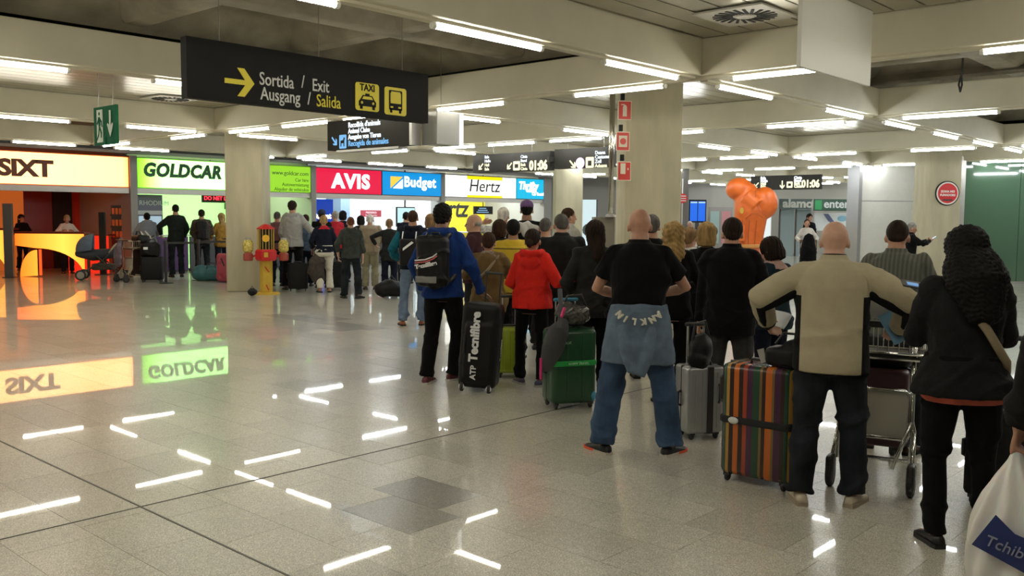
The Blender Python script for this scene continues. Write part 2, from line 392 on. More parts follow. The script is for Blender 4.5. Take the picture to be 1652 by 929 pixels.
# ================================================================== SHOP ROW (faces -Y at Y = 25.5)
def glow_ramp(name, stops, length, s, axis=0):
    m = bpy.data.materials.new(name); m.use_nodes = True; nt = m.node_tree; b = nt.nodes['Principled BSDF']
    t = nt.nodes.new('ShaderNodeTexCoord'); sp = nt.nodes.new('ShaderNodeSeparateXYZ'); d = nt.nodes.new('ShaderNodeMath'); d.operation = 'DIVIDE'; d.inputs[1].default_value = length
    r = nt.nodes.new('ShaderNodeValToRGB'); el = r.color_ramp.elements
    nt.links.new(t.outputs['Object'], sp.inputs[0]); nt.links.new(sp.outputs[axis], d.inputs[0]); nt.links.new(d.outputs[0], r.inputs[0])
    el[0].position, el[0].color = stops[0][0], (*stops[0][1], 1); el[1].position, el[1].color = stops[-1][0], (*stops[-1][1], 1)
    for p, c in stops[1:-1]: e = el.new(p); e.color = (*c, 1)
    nt.links.new(r.outputs[0], b.inputs['Emission Color']); b.inputs['Emission Strength'].default_value = s; b.inputs['Base Color'].default_value = (.02, .02, .02, 1)
    return m
SY, SZ0, SZ1 = 25.5, 2.39, 3.26
M_alu = mat('brushed_aluminium', (.52, .51, .48), .35, metal=.8, var=.08, vscale=6)
M_dkmetal = mat('dark_metal', (.055, .052, .05), .45, metal=.4)
M_grey = mat('grey_paint', (.30, .29, .27), .6)
M_ink = mat('black_print', (.012, .012, .012), .6)
def lightbox(x0, x1, face, label, frame_mat=None, z0=SZ0, z1=SZ1):
    e = empty('shop_sign', frame((x0, SY, z0), D1), label, 'shop sign')
    wd, h = x1-x0, z1-z0
    MB().box((wd/2, h/2, -.17), (wd, h, .30)).build('housing', frame_mat or M_dkmetal, e)
    MB().box((wd/2, h/2, 0), (wd-.05, h-.05, .03)).build('lit_face', face, e)
    return e, wd, h
# Sixt
M_sixt = glow_ramp('sixt_face', [(0, (1, .46, .15)), (.6, (1, .48, .17)), (.97, (1, .46, .14)), (1, (1, .25, .05))], 6.3, 4.0)
e, wd, h = lightbox(5.6, 11.9, M_sixt, 'glowing cream lightbox sign with SIXT in brown letters', mat('sixt_frame', (.5, .1, .02), .5))
M_brown = mat('brown_letters', (.16, .035, .008), .5)
sx = aty(-4, 280, SY).x-5.6
text('lettering', 'SIXT', .58, M_brown, L(sx, .24, .03), e, bold=.026, sx=1.18, spacing=.96, depth=.012)
# Goldcar
M_gc = glow_ramp('goldcar_face', [(0, (.10, .36, .005)), (.05, (.2, .6, .03)), (.2, (.40, 1, .26)), (1, (.42, 1, .28))], 3.9, 3.5)
e, wd, h = lightbox(12.13, 16.05, M_gc, 'white and green lightbox sign with GOLDCAR in dark green italic letters', mat('gc_frame', (.25, .5, .04), .5))
M_dg = mat('dark_green_letters', (.010, .085, .018), .5)
text('lettering', 'GOLDCAR', .52, M_dg, L(.16, .36, .03), e, bold=.026, shear=.18, sx=.93, depth=.012, spacing=1.08)
M_gc2 = glow('goldcar_green', (.33, .72, .03), 1.05)
e, wd, h = lightbox(16.07, 18.02, M_gc2, 'lime green lightbox sign with a web address beside the AVIS sign', mat('gc_frame', (.25, .5, .04), .5))
text('web_address', 'www.goldcar.com', .19, M_dg, L(wd-.1, .56, .03), e, 'RIGHT')
for k, tx in enumerate(('Car hire', 'Autovermietung', 'Alquiler de vehículos')):
    text('small_print', tx, .155, mat('print_green', (.05, .2, .01), .6), L(wd-.1, .36-.155*k, .03), e, 'RIGHT')
# Avis, Budget
e, wd, h = lightbox(18.19, 21.03, glow('avis_red', (.86, .012, .065), 1.0), 'crimson lightbox sign with AVIS in thick white letters')
text('lettering', 'AVIS', .66, glow('white_letters', (1, .96, .96), 2.6), L(wd*.52, .22, .03), e, 'CENTER', bold=.03, sx=1.12, spacing=1.12)
e, wd, h = lightbox(21.05, 23.97, glow('budget_blue', (.004, .33, .80), 1.0), 'bright blue lightbox sign with Budget and a slanted white and orange emblem')
text('lettering', 'Budget', .52, glow('white_letters2', (.95, .98, 1), 2.4), L(.99, .34, .03), e, bold=.014, sx=1.0, spacing=1.08)
M_org = glow('budget_orange', (1, .55, .06), 1.3)
MB().prism([(.36, .26), (.93, .68), (.36, .68)], .03, .04).build('emblem', M_org, e)
MB().prism([(.46, .26), (.93, .26), (.93, .60)], .03, .042).build('emblem', MATS['white_letters2'], e)
MB().prism([(.36, .26), (.46, .26), (.93, .60), (.93, .68)], .03, .041).build('emblem', MATS['budget_blue'], e)
# Hertz, Thrifty
e, wd, h = lightbox(24.0, 28.13, glow('hertz_white', (1, 1, .93), 1.7), 'white lightbox sign with Hertz in thin black italics and yellow edge strips')
M_hy = glow('hertz_yellow', (1, .78, .0), 1.2)
MB().box((wd*.55, h-.09, .02), (2.0, .13, .02)).build('yellow_strip', M_hy, e); MB().box((wd*.55, .06, .02), (2.0, .09, .02)).build('yellow_strip', M_hy, e)
text('lettering', 'Hertz', .68, M_ink, L(wd*.54, .25, .03), e, 'CENTER', shear=.16, bold=.002, sx=1.1)
e, wd, h = lightbox(28.15, 30.0, glow('thrifty_blue', (.01, .50, .80), 1.1), 'light blue lightbox sign with Thrifty in white slanted letters at the end of the row')
text('lettering', 'Thrifty', .44, MATS['white_letters2'], L(.1, .42, .03), e, shear=.2, bold=.018)
MB().prism([(.55, .40), (1.2, .40), (1.25, .30), (.60, .30)], .03, .035).build('underline', MATS['white_letters2'], e)
text('small_print', 'Car Rental', .17, MATS['white_letters2'], L(.95, .18, .03), e, bold=.006)
# rails, pillars, walls of the shops
M_rail = mat('rail_metal', (.42, .40, .36), .4, metal=.5)
def wall(name, c, d, m): return tag(MB().box((0, 0, 0), d).build(name, m, m=Matrix.Translation(c)), kind='structure')
n_ = 0
for x0, x1 in ((5.6, 11.9), (12.13, 18.02), (18.19, 23.97), (24, 30)):
    n_ += 1; wall('trim_%d' % n_, ((x0+x1)/2, SY+.12, 2.31), (x1-x0, .22, .15), M_rail)
for x in (12.015, 18.105, 23.985, 30.1):
    n_ += 1; wall('trim_%d' % n_, (x, SY+.25, 1.65), (.2 if x < 30 else .5, .6, 3.3), M_grey)
wall('wall_back', (18, 31.2, 2.2), (30, .1, 4.4), mat('backroom', (.25, .25, .24), .8))
wall('ceiling_shops', (18, 28.4, 3.4), (30, 5.6, .08), mat('shop_ceiling', (.45, .44, .42), .8))
def partition(k, x, m): wall('wall_%d' % k, (x, 27.4, 1.7), (.06, 3.2, 3.4), m)
M_red = mat('sixt_red_wall', (.50, .035, .008), .45, var=.12, vscale=1.2); M_redd = mat('sixt_maroon', (.16, .012, .006), .4)
M_mint = mat('mint_wall', (.50, .80, .42), .6); M_wht = mat('shop_white', (.82, .85, .84), .6); M_yel = mat('hertz_wall', (.78, .62, .02), .6)
partition(1, 11.98, M_grey); partition(2, 18.1, M_grey); partition(3, 23.98, M_wht); partition(4, 29.9, M_grey)
for k, (x0, x1, m) in enumerate(((4, 11.95, M_red), (12.05, 18.07, M_mint), (18.13, 23.95, M_wht), (24.02, 29.88, M_yel))):
    wall('wall_shop_%d' % k, ((x0+x1)/2, 29.0, 1.7), (x1-x0, .06, 3.4), m)
# unseen lamp panels added to light the shop interiors
def shop_fill_lamp(x0, x1, y, z, col, s, lab):
    e = empty('fill_lamp', Matrix.Translation(((x0+x1)/2, y, z)), lab, 'lamp')
    MB().box((0, 0, 0), (x1-x0, .5, .04)).build('diffuser', glow('shopfill_'+lab[:12], col, s), e); MB().box((0, 0, .04), (x1-x0+.06, .56, .05)).build('housing', M_alu, e)
shop_fill_lamp(6, 11.4, 27.2, 3.1, (1, .14, .02), 2.4, 'red-orange lamp panel in the ceiling of the SIXT booth')
shop_fill_lamp(12.6, 17.6, 27.2, 3.1, (.75, 1, .6), 30, 'pale green lamp panel in the ceiling of the GOLDCAR booth')
shop_fill_lamp(18.6, 23.6, 27.2, 3.1, (.85, .95, 1), 42, 'white lamp panel in the ceiling of the AVIS booth')
shop_fill_lamp(24.5, 29.4, 27.2, 3.1, (1, .98, .8), 22, 'white lamp panel in the ceiling of the Hertz booth')
# ------------------------------------------------------------------ SIXT booth: glowing counters
FR = DIAG
def sixt_counter(px0, px1, pyt, pyb, lab, depth, lobe=True):
    o = atd(px0, pyb, depth); o.z = 0; e = empty('service_counter', frame(o, FR), lab, 'counter')
    W_ = (px1-px0)*depth/FPX; Hh = (pyb-pyt)*depth/FPX
    g = M_counter
    top = [(0, Hh), (0, Hh*.72)]+[(W_*.30, Hh*.66)]
    n = 12
    arc = [(W_*(.30+.70*math.sin(math.pi/2*k/n)), Hh*.66*math.cos(math.pi/2*k/n)) for k in range(1, n+1)]
    poly = top+arc+[(W_, Hh)]
    MB().prism(poly[::-1], 0, .03).build('lit_panel', g, e)
    lob = [(W_*.06+W_*.25*(1-math.cos(math.pi/2*k/n)), Hh*.62*math.sin(math.pi/2*k/n)) for k in range(n+1)]
    MB().prism([(W_*.31, 0.03)]+lob[::-1], 0, .03).build('lit_panel', g, e)
    MB().box((W_*.34, Hh*.33, -.05), (.05, Hh*.6, .06)).build('lit_edge', M_counter_red, e)
    MB().box((W_/2, Hh+.015, -.3), (W_+.06, .05, .7)).build('counter_top', M_redd, e)
    for x in (.12, W_-.1): MB().box((x, Hh/2, -.5), (.06, Hh, .06)).build('leg', M_dkmetal, e)
M_counter = glow_ramp('sixt_counter', [(0, (1, .13, .008)), (.3, (1, .27, .022)), (.7, (1, .44, .055)), (1, (1, .30, .025))], 1.75, 2.1)
M_counter_red = glow('sixt_counter_red', (1, .12, .02), 1.1)
sixt_counter(27, 135, 374, 444, 'glowing orange arched service counter in front of the SIXT booth', 24.0)
sixt_counter(-90, 10, 370, 441, 'glowing orange arched service counter at the left picture edge', 25.0)
o = atd(132, 440, 26.2); o.z = 0
e = empty('back_counter', frame(o-FR*.35+Vector((0, -.5, 0)), FR), 'glowing red low counter behind the blue-grey pram', 'counter')
MB().box((.35, .52, 0), (1.1, 1.04, .05)).build('lit_panel', glow('red_panel', (1, .03, .01), .9), e); MB().box((.35, 1.06, -.2), (1.15, .04, .5)).build('counter_top', M_redd, e)
o = atd(16, 444, 23.6); o.z = 0
e = empty('security_post', frame(o, FR), 'grey square post in front of the SIXT booth', 'post')
MB().box((0, .95, 0), (.22, 1.9, .1)).build('shaft', mat('post_grey', (.10, .095, .085), .5), e, bevel=.006); MB().box((0, .01, 0), (.3, .02, .2)).build('base_plate', M_dkmetal, e)
# dark doorway panels and racks on the red wall
def panel(name, px0, px1, y, z0, z1, m, lab, cat, parent=None, th=.05):
    x0 = aty(px0, 350, y).x; x1 = aty(px1, 350, y).x
    o = MB().box((0, 0, 0), (x1-x0, th, z1-z0)).build(name, m, m=Matrix.Translation(((x0+x1)/2, y, (z0+z1)/2))); return tag(o, lab, cat)
panel('wall_panel', -30, 38, 28.9, 0, 2.6, glow('sixt_orange_lit', (1, .2, .03), .42), 'bright orange lit wall panel at the left end of the SIXT booth', 'panel')
panel('wall_panel', 39, 84, 28.9, 0, 2.8, M_redd, 'maroon wall panel beside the bright orange panel', 'panel')
panel('wall_panel', 85, 116, 28.9, 0, 2.8, M_black, 'black wall panel behind the blond clerk', 'panel')
o = aty(195, 380, 26.2); e = empty('brochure_rack', frame((o.x, 26.2, 0), FR), 'black brochure rack with rows of orange leaflets at the SIXT booth corner', 'rack')
MB().box((0, .95, 0), (.5, 1.9, .06)).build('back_board', M_dkmetal, e)
lm = MB().box((0, 0, .05), (.07, .22, .02)).mesh('leaflet'); lm.materials.append(mat('leaflet_orange', (.85, .2, .04), .6))
for r in range(3):
    for c in range(4): o2 = link('leaflet', lm, None, e, L(-.18+c*.1, 1.05+r*.33))
    MB().box((.0, .96+r*.33, .06), (.5, .05, .08)).build('shelf', M_dkmetal, e)
o = atd(167, 440, 25.0); o.z = 0
e = empty('slim_kiosk', frame(o, FR), 'slim black standing kiosk beside the brochure rack', 'kiosk'); MB().box((0, .85, 0), (.16, 1.7, .1)).build('body', M_black, e, bevel=.01); MB().box((0, .01, 0), (.36, .02, .3)).build('base_plate', M_dkmetal, e)
# ------------------------------------------------------------------ GOLDCAR booth
M_purple = mat('purple_laminate', (.085, .03, .14), .5); M_cgrey = mat('counter_grey', (.07, .075, .085), .5)
def counter(x0, x1, y, m, lab, h=1.05, top=None):
    e = empty('service_counter', Matrix.Translation(((x0+x1)/2, y, 0)), lab, 'counter')
    n = max(2, round((x1-x0)/1.1)); s = (x1-x0)/n
    for k in range(n): MB().box((-(x1-x0)/2+(k+.5)*s, 0, h/2), (s-.02, .06, h-.08)).build('front_panel', m, e)
    MB().box((0, .3, h), (x1-x0, .75, .05)).build('counter_top', top or M_alu, e, bevel=.008)
    MB().box((0, .05, .04), (x1-x0, .08, .08)).build('plinth', M_dkmetal, e)
counter(12.2, 13.45, 25.15, M_purple, 'purple fronted service counter under the GOLDCAR sign'); counter(13.5, 17.9, 25.15, M_cgrey, 'dark grey service counter under the GOLDCAR sign')
counter(18.3, 23.9, 25.15, M_cgrey, 'dark grey service counter under the AVIS and Budget signs'); counter(24.1, 29.8, 25.15, M_yel, 'yellow service counter under the Hertz sign')
x0 = aty(221, 350, 26.4).x; x1 = aty(262, 350, 26.4).x; e = empty('poster_stand', frame((x0, 26.4, 0), D1), 'purple poster stand lettered RHODIUM at the GOLDCAR booth', 'poster')
MB().box(((x1-x0)/2, 1.78, 0), (x1-x0, .9, .04)).build('board', mat('poster_purple', (.11, .09, .17), .5), e)
text('lettering', 'RHODIUM', .2, mat('poster_print', (.45, .42, .5), .6), L(.06, 1.92, .025), e)
MB().box(((x1-x0)/2, 1.7, .02), (x1-x0, .12, .01)).build('strip', mat('poster_print', (.45, .42, .5), .6), e)
MB().box(((x1-x0)/2, 1.45, .02), (x1-x0-.08, .3, .01)).build('picture', glow('poster_screen', (.55, .75, .85), .7), e)
MB().box(((x1-x0)/2, .67, 0), (x1-x0, 1.34, .03)).build('lower_board', M_purple, e)
o = aty(340, 320, 26.6); e = empty('led_ticker', frame((o.x, 26.6, o.z-.1), D1), 'black LED ticker with red letters at the GOLDCAR booth', 'display')
MB().box((.5, .1, 0), (1.6, .26, .06)).build('case', M_black, e); text('lettering', 'DO NET LOST', .17, glow('led_red', (1, .03, .06), 2.2), L(-.25, .05, .035), e, bold=.004); MB().cyl((0, .2, 0), (0, 1.38, 0), .012).build('hanger', M_dkmetal, e); MB().cyl((1, .2, 0), (1, 1.38, 0), .012).build('hanger', M_dkmetal, e)
text_e = empty('wall_lettering', frame((aty(362, 333, 28.9).x, 28.93, 1.86), D1), 'green lettering RENTAL on the mint wall of the GOLDCAR booth', 'lettering'); text('lettering', 'RENTAL', .28, M_dg, L(0, 0, .01), text_e, bold=.01)
x0 = aty(448, 340, 28.8).x; x1 = aty(482, 340, 28.8).x; e = empty('wall_poster', frame((x0, 28.9, 1.55), D1), 'black wall poster with yellow triangle in the GOLDCAR booth', 'poster')
MB().box(((x1-x0)/2, .3, 0), (x1-x0, .62, .03)).build('sheet', M_black, e)
for k in (0, 1): MB().prism([(.1+k*.55, .48), (.45+k*.55, .48), (.275+k*.55, .16)][::-1], .02, .03).build('triangle', mat('poster_yellow', (.7, .6, .05), .5), e)
# ------------------------------------------------------------------ AVIS / Budget / Hertz booths
x0 = aty(503, 340, 26.6).x; x1 = aty(537, 340, 26.6).x; e = empty('roll_up_banner', frame((x0, 26.6, 0), D1), 'deep blue roll-up banner lettered Budget at the AVIS booth', 'banner')
MB().box(((x1-x0)/2, 1.12, 0), (x1-x0, 2.2, .03)).build('sheet', glow('banner_blue', (.01, .06, .5), .8), e); text('lettering', 'Budget', .26, MATS['white_letters2'], L(.06, 1.55, .02), e, bold=.012); MB().box(((x1-x0)/2, 1.28, .02), (x1-x0-.12, .3, .01)).build('picture', glow('banner_pink', (1, .7, .85), .9), e); MB().box(((x1-x0)/2, .02, 0), (x1-x0, .04, .2)).build('base', M_alu, e)
x0 = aty(538, 340, 28.5).x; x1 = aty(553, 340, 28.5).x; wall('wall_5', ((x0+x1)/2, 28.5, 1.3), (x1-x0, .9, 2.6), mat('slate_blue', (.14, .2, .27), .6))
x0 = aty(583, 330, 28.9).x; x1 = aty(616, 330, 28.9).x; e = empty('wall_poster', frame((x0, 28.95, 1.62), D1), 'dark red wall notice with white lettering in the AVIS booth', 'poster')
MB().box(((x1-x0)/2, .13, 0), (x1-x0, .26, .03)).build('sheet', mat('notice_red', (.28, .015, .03), .5), e); text('lettering', 'PREFERRED', .11, mat('notice_print', (.8, .7, .7), .5), L((x1-x0)/2, .13, .02), e, 'CENTER'); text('small_print', 'Rapid return service', .07, MATS['notice_print'], L((x1-x0)/2, .04, .02), e, 'CENTER')
for px in (604, 621):
    x0 = aty(px, 340, 28.9).x; e = empty('wall_frame', frame((x0, 28.95, 1.28), D1), 'thin framed price sheet on the AVIS wall, '+('under the red notice' if px == 604 else 'between the red notice and the screen'), 'picture frame')
    MB().box((.16, .17, 0), (.32, .36, .02)).build('frame', M_alu, e); MB().box((.16, .17, .012), (.27, .31, .01)).build('sheet', M_wht, e)
x0 = aty(639, 340, 26.2).x; x1 = aty(669, 340, 26.2).x; e = empty('television', frame((x0, 26.2, 1.27), D1), 'wall television with pale turquoise picture in the Budget booth', 'television')
MB().box(((x1-x0)/2, .36, 0), (x1-x0, .74, .06)).build('case', M_black, e, bevel=.01); MB().box(((x1-x0)/2, .36, .035), (x1-x0-.08, .66, .01)).build('screen', glow('tv_cyan', (.62, .93, .95), 1.0), e); MB().box(((x1-x0)/2, 1.2, -.03), (.05, 1.78, .05)).build('ceiling_pole', M_dkmetal, e)
e = empty('wall_lettering', frame((aty(688, 345, 28.9).x, 28.95, 1.66), D1), 'huge black Hertz lettering on the yellow booth wall', 'lettering'); text('lettering', 'Hertz', 1.05, M_ink, L(0, 0, .01), e, shear=.2, bold=.02)
x0 = aty(764, 333, 26.5).x; e = empty('monitor', frame((x0, 26.5, 1.78), D1), 'small ceiling-hung monitor with blue rows in the Hertz booth', 'display'); MB().box((.55, .14, 0), (1.1, .32, .06)).build('case', M_black, e)
for k in range(3): MB().box((.5, .06+k*.08, .035), (.7-.15*k, .03, .01)).build('text_row', glow('mon_blue', (.35, .6, .9), 1.0), e)
MB().cyl((.55, .3, 0), (.55, 1.6, 0), .02).build('hanger', M_dkmetal, e)
x0 = aty(866, 345, 26).x; e = empty('monitor', frame((x0, 26.0, 1.3), D1), 'upright blue lit display at the end of the Hertz desk', 'display'); MB().box((.3, .3, 0), (.5, .8, .06)).build('case', M_dkmetal, e); MB().box((.3, .3, .035), (.44, .72, .01)).build('screen', glow('mon_blue2', (.1, .35, .6), .8), e); MB().cyl((.3, -1.3, 0), (.3, 0, 0), .03).build('stand', M_dkmetal, e)
# ================================================================== FAR AND RIGHT-HAND WALLS (square to the columns)
M_panelw = mat('white_panel', (.72, .71, .65), .35, var=.03); M_greyp = mat('grey_panel', (.40, .40, .40), .4)
def fwall(name, px0, px1, depth, z0, z1, m, th=.1, off=0):
    a = atd(px0, 355, depth); b = atd(px1, 355, depth); n = Vector((CF.x, CF.y, 0)).normalized()
    a = Vector((a.x, a.y, 0)); r = (Vector((b.x, b.y, 0))-a); wl = r.length
    fm = frame(a, r); o = MB().box((wl/2, (z0+z1)/2, -th/2-off), (wl, z1-z0, th)).build(name, m, m=fm); return o, fm, wl
o, fm, wl = fwall('wall_right', 1383, 1700, 26.6, 0, 3.6, M_greyp); tag(o, kind='structure')
s = (1478-1383)*26.6/FPX
for r, (z0, z1) in enumerate(((0, 2.18), (2.2, 3.22))):
    for k in range(2):
        MB().box((k*s+s/2, (z0+z1)/2, .015), (s-.015, z1-z0, .03)).build('wall_panel', M_panelw, o)
a = atd(1365, 355, 27.2); b = atd(1384, 355, 26.5); a.z = b.z = 0
o = MB().box(((b-a).length/2, 1.8, -.05), ((b-a).length, 3.6, .1)).build('wall_return', mat('return_grey', (.36, .36, .37), .3, metal=.3), m=frame(a, b-a)); tag(o, kind='structure')
# green glass screen
M_ggl = mat('green_glass', (.07, .135, .085), .04, spec=.8, coat=.5)
a = atd(1553, 355, 24.0); a.z = 0; fm = frame(a, DIAG)
o = empty('window_1', fm, kind='structure')
for k in range(3): MB().box((k*1.5+.75, 1.62, 0), (1.485, 3.24, .03)).build('pane', M_ggl, o)
MB().box((2.25, 3.28, 0), (4.7, .08, .1)).build('window_frame', M_alu, o); MB().box((-.08, 1.66, 0), (.16, 3.32, .12)).build('window_frame', M_alu, o); MB().box((2.25, .03, 0), (4.5, .06, .08)).build('window_frame', M_alu, o)
MB().box((2.25, 1.6, -.6), (4.5, 3.2, .05)).build('backing', mat('green_back', (.10, .24, .13), .7), o)
o, fm, wl = fwall('wall_far', 860, 1420, 44, 0, 4.5, mat('far_wall', (.42, .41, .37), .8)); tag(o, kind='structure')
def fpanel(name, px0, px1, py0, py1, depth, m, lab, cat, th=.06, group=None):
    a = atd(px0, py1, depth); b = atd(px1, py1, depth); c = atd(px0, py0, depth)
    e = empty(name, frame((a.x, a.y, a.z), Vector((b.x-a.x, b.y-a.y, 0))), lab, cat, group); wl = Vector((b.x-a.x, b.y-a.y, 0)).length; hh = c.z-a.z
    MB().box((wl/2, hh/2, -th/2), (wl, hh, th)).build('panel', m, e); return e, wl, hh
# alamo / enterprise desks
e, wl, hh = fpanel('shop_sign', 1257, 1309, 321, 337, 40, mat('alamo_dark', (.03, .05, .045), .5), 'dark far sign with pale alamo lettering', 'shop sign'); text('lettering', 'alamo', .5, mat('pale_print', (.33, .34, .30), .6), L(.15, .08, .01), e, bold=.02, sx=1.1)
e, wl, hh = fpanel('shop_sign', 1313, 1372, 321, 340, 40, mat('enterprise_dark', (.012, .05, .028), .5), 'dark green far sign with white enterprise lettering', 'shop sign'); text('lettering', 'enterprise', .5, glow('enterprise_white', (.75, .8, .75), .7), L(.42, .14, .01), e, bold=.012)
MB().box((.18, hh/2, .01), (.3, hh*.8, .02)).build('emblem', mat('enterprise_green', (.01, .2, .06), .5), e)
M_fglass = mat('far_glass', (.24, .30, .31), .12, spec=.6)
for k, (p0, p1) in enumerate(((1257, 1282), (1283, 1309))):
    a = atd(p0, 355, 41); b = atd(p1, 355, 41); a.z = 0; b.z = 0; d = empty('door_%d' % (k+1), frame(a, b-a), kind='structure'); wl = (b-a).length
    MB().box((wl/2, 1.25, 0), (wl-.06, 2.5, .04)).build('pane', M_fglass, d); MB().box((.02, 1.25, .01), (.06, 2.5, .07)).build('door_frame', M_dkmetal, d); MB().box((wl/2, 2.52, .01), (wl, .06, .07)).build('door_frame', M_dkmetal, d)
e, wl, hh = fpanel('wall_poster', 1313, 1366, 343, 372, 41, mat('poster_pale', (.66, .70, .70), .5), 'pale wall poster with slanted blue shapes under the enterprise sign', 'poster')
MB().prism([(.4, .75), (.62, .75), (1.05, .2), (.83, .2)][::-1], .01, .02).build('blue_shape', mat('poster_blue', (.10, .12, .24), .5), e); MB().ell((1.25, .55, 0), (.22, .14, .03)).build('blue_shape', mat('poster_sky', (.25, .5, .65), .5), e)
e, wl, hh = fpanel('lit_poster', 1228, 1243, 335, 384, 30, glow('poster_white', (.86, .93, .92), .95), 'bright white upright poster beside the orange inflatable', 'poster')
MB().box((wl/2, hh/2-.2, -.08), (wl+.08, hh+.5, .08)).build('case', M_alu, e); MB().box((wl/2, -.5, -.05), (wl*.7, 1.4, .06)).build('foot', M_dkmetal, e)
e, wl, hh = fpanel('lit_poster', 938, 961, 322, 398, 30, glow('poster_white2', (.72, .90, .92), .95), 'bright pale blue upright poster beyond the fire cabinet', 'poster')
MB().ell((.26, .55, .0), (.24, .22, .03)).build('dark_shape', mat('poster_dark', (.10, .14, .14), .6), e); MB().box((wl/2, hh/2-.4, -.08), (wl+.08, hh+.8, .08)).build('case', M_dkmetal, e)
# flight displays, poster shelf, dark wall edge
e, wl, hh = fpanel('flight_display', 1111, 1139, 322, 359, 32, M_black, 'pair of blue flight screens on a black post in the far hall', 'display')
for k in (0, 1):
    MB().box((wl*(.27+.46*k), hh/2, .01), (wl*.41, hh*.86, .03)).build('screen', glow('flight_blue', (.02, .16, .85), 1.0), e); MB().box((wl*(.27+.46*k), hh*.88, .02), (wl*.38, hh*.06, .03)).build('header', glow('flight_head', (.5, .75, .8), 1.0), e)
MB().box((wl/2, -.9, -.06), (.12, 2.0, .08)).build('post', M_dkmetal, e)
e, wl, hh = fpanel('picture_rack', 1141, 1180, 334, 427, 33, M_grey, 'grey rack of two portrait posters in the far hall', 'poster')
for k, (m_, hm) in enumerate((((.35, .5, .5), 'a'), ((.55, .25, .27), 'b'))):
    x = wl*(.08+.47*k); MB().box((x+wl*.18, hh*.65, .01), (wl*.36, hh*.56, .02)).build('poster', mat('poster_'+hm, m_, .5), e); MB().ell((x+wl*.18, hh*.58, .02), (.12, .18, .02)).build('portrait', mat('hair_print', (.05, .03, .03), .6), e); MB().ell((x+wl*.18, hh*.62, .03), (.055, .09, .02)).build('portrait', mat('skin_print', (.6, .4, .3), .6), e)
a = atd(1091, 355, 29); a.z = 0; o = MB().box((.17, 1.6, 0), (.36, 3.2, .2)).build('column_5', mat('dark_edge', (.13, .125, .115), .6), m=frame(a, DIAG)); tag(o, kind='structure')
e = empty('round_sign', frame(atd(1101, 320, 28.2), DIAG), 'small round red and white sign on a steel pole in the far hall', 'sign')
MB().lathe([(.001, 0), (.15, 0), (.15, .03), (.001, .03)], n=20).build('disc', mat('disc_red', (.6, .03, .03), .5), e)
for k in (-1, 0, 1): MB().box((0, k*.07, .032), (.2, .025, .01)).build('bar', M_wht, e)
MB().cyl((0, -2.31, -.03), (0, .6, -.03), .02).build('pole', M_alu, e)
# ================================================================== HANGING SIGNS AND FIXTURES
M_signdk = mat('sign_charcoal', (.013, .0125, .0115), .75, spec=.15, var=.1, vscale=4); M_syel = mat('sign_yellow', (.62, .52, .02), .55); M_swht = mat('sign_white', (.55, .55, .50), .55)
M_wire = mat('steel_wire', (.25, .24, .22), .4, metal=.8)
class Plane:
    """a flat board standing in the scene; loc() reads a place on it"""
    def __init__(s, fm): s.m = fm; s.i = fm.inverted()
    def loc(s, px, py):
        o = s.i @ Vector((0, 0, EYE)); d = s.i.to_3x3() @ ray(px, py); t = -o.z/d.z; q = o+d*t; return q.x, q.y
def wires(e, xs, z0, z1, y=-.04):
    for x in xs: MB().cyl((x, z0, y), (x, z1, y), .004, n=6).build('hanging_wire', M_wire, e)
# ---- main direction sign
SYP = 7.42; x0, x1 = aty(302, 158, SYP).x, aty(691, 199, SYP).x; zb, zt = 2.65, 3.17
fm = frame((x0, SYP, zb), D1); P = Plane(fm); e = empty('direction_sign', fm, 'long dark hanging sign reading Sortida, Exit, Ausgang, Salida with yellow arrow', 'sign')
wd, h = x1-x0, zt-zb
MB().box((wd/2, h/2, -.05), (wd, h, .10)).build('board', M_signdk, e, bevel=.003)
def arrow(pts): return pts
ax, ay = P.loc(362, 131); bx, by = P.loc(410, 134); aw = bx-ax; yy = (ay+by)/2
MB().prism([(ax, yy-.022), (ax+aw*.68, yy-.022), (ax+aw*.42, yy-.125), (ax+aw*.66, yy-.125), (bx, yy), (ax+aw*.66, yy+.125), (ax+aw*.42, yy+.125), (ax+aw*.68, yy+.022), (ax, yy+.022)], .001, .006).build('arrow', M_syel, e)
for wd_, wx, wy, wm in (('Sortida', 418, 136, M_swht), ('/', 486, 141, M_swht), ('Exit', 503, 146, M_swht), ('Ausgang', 420, 160, M_swht), ('/', 496, 168, M_swht), ('Salida', 510, 171, M_syel)):
    tx, ty = P.loc(wx, wy); text('lettering', wd_, .165, wm, L(tx, ty, .001), e, sx=.78, bold=.001)
def rrect(x0, y0, x1, y1, r, n=4):
    o = []
    for cx, cy, a0 in ((x1-r, y1-r, 0), (x0+r, y1-r, 1), (x0+r, y0+r, 2), (x1-r, y0+r, 3)):
        for k in range(n+1): a = math.pi/2*(a0+k/n); o.append((cx+r*math.cos(a), cy+r*math.sin(a)))
    return o
xa, ya = P.loc(573, 177); xb, yb = P.loc(611, 137); s = xb-xa
pic = MB().prism(rrect(xa, ya, xb, yb, .03), .001, .005).build('taxi_pictogram', M_syel, e)
text('lettering', 'TAXI', .095, M_signdk, L((xa+xb)/2, yb-.078, .006), pic, 'CENTER', bold=.002, sx=.9)
cxm = (xa+xb)/2; u = s*.36
car = [(cxm-u, ya+.045), (cxm-u*1.02, ya+.09), (cxm-u*.8, ya+.115), (cxm-u*.55, ya+.155), (cxm+u*.55, ya+.155), (cxm+u*.8, ya+.115), (cxm+u*1.02, ya+.09), (cxm+u, ya+.045)]
MB().prism(car[::-1], .005, .008).build('car_shape', M_signdk, pic)
MB().prism([(cxm-u*.62, ya+.115), (cxm+u*.62, ya+.115), (cxm+u*.47, ya+.143), (cxm-u*.47, ya+.143)], .008, .0095).build('windscreen', M_syel, pic)
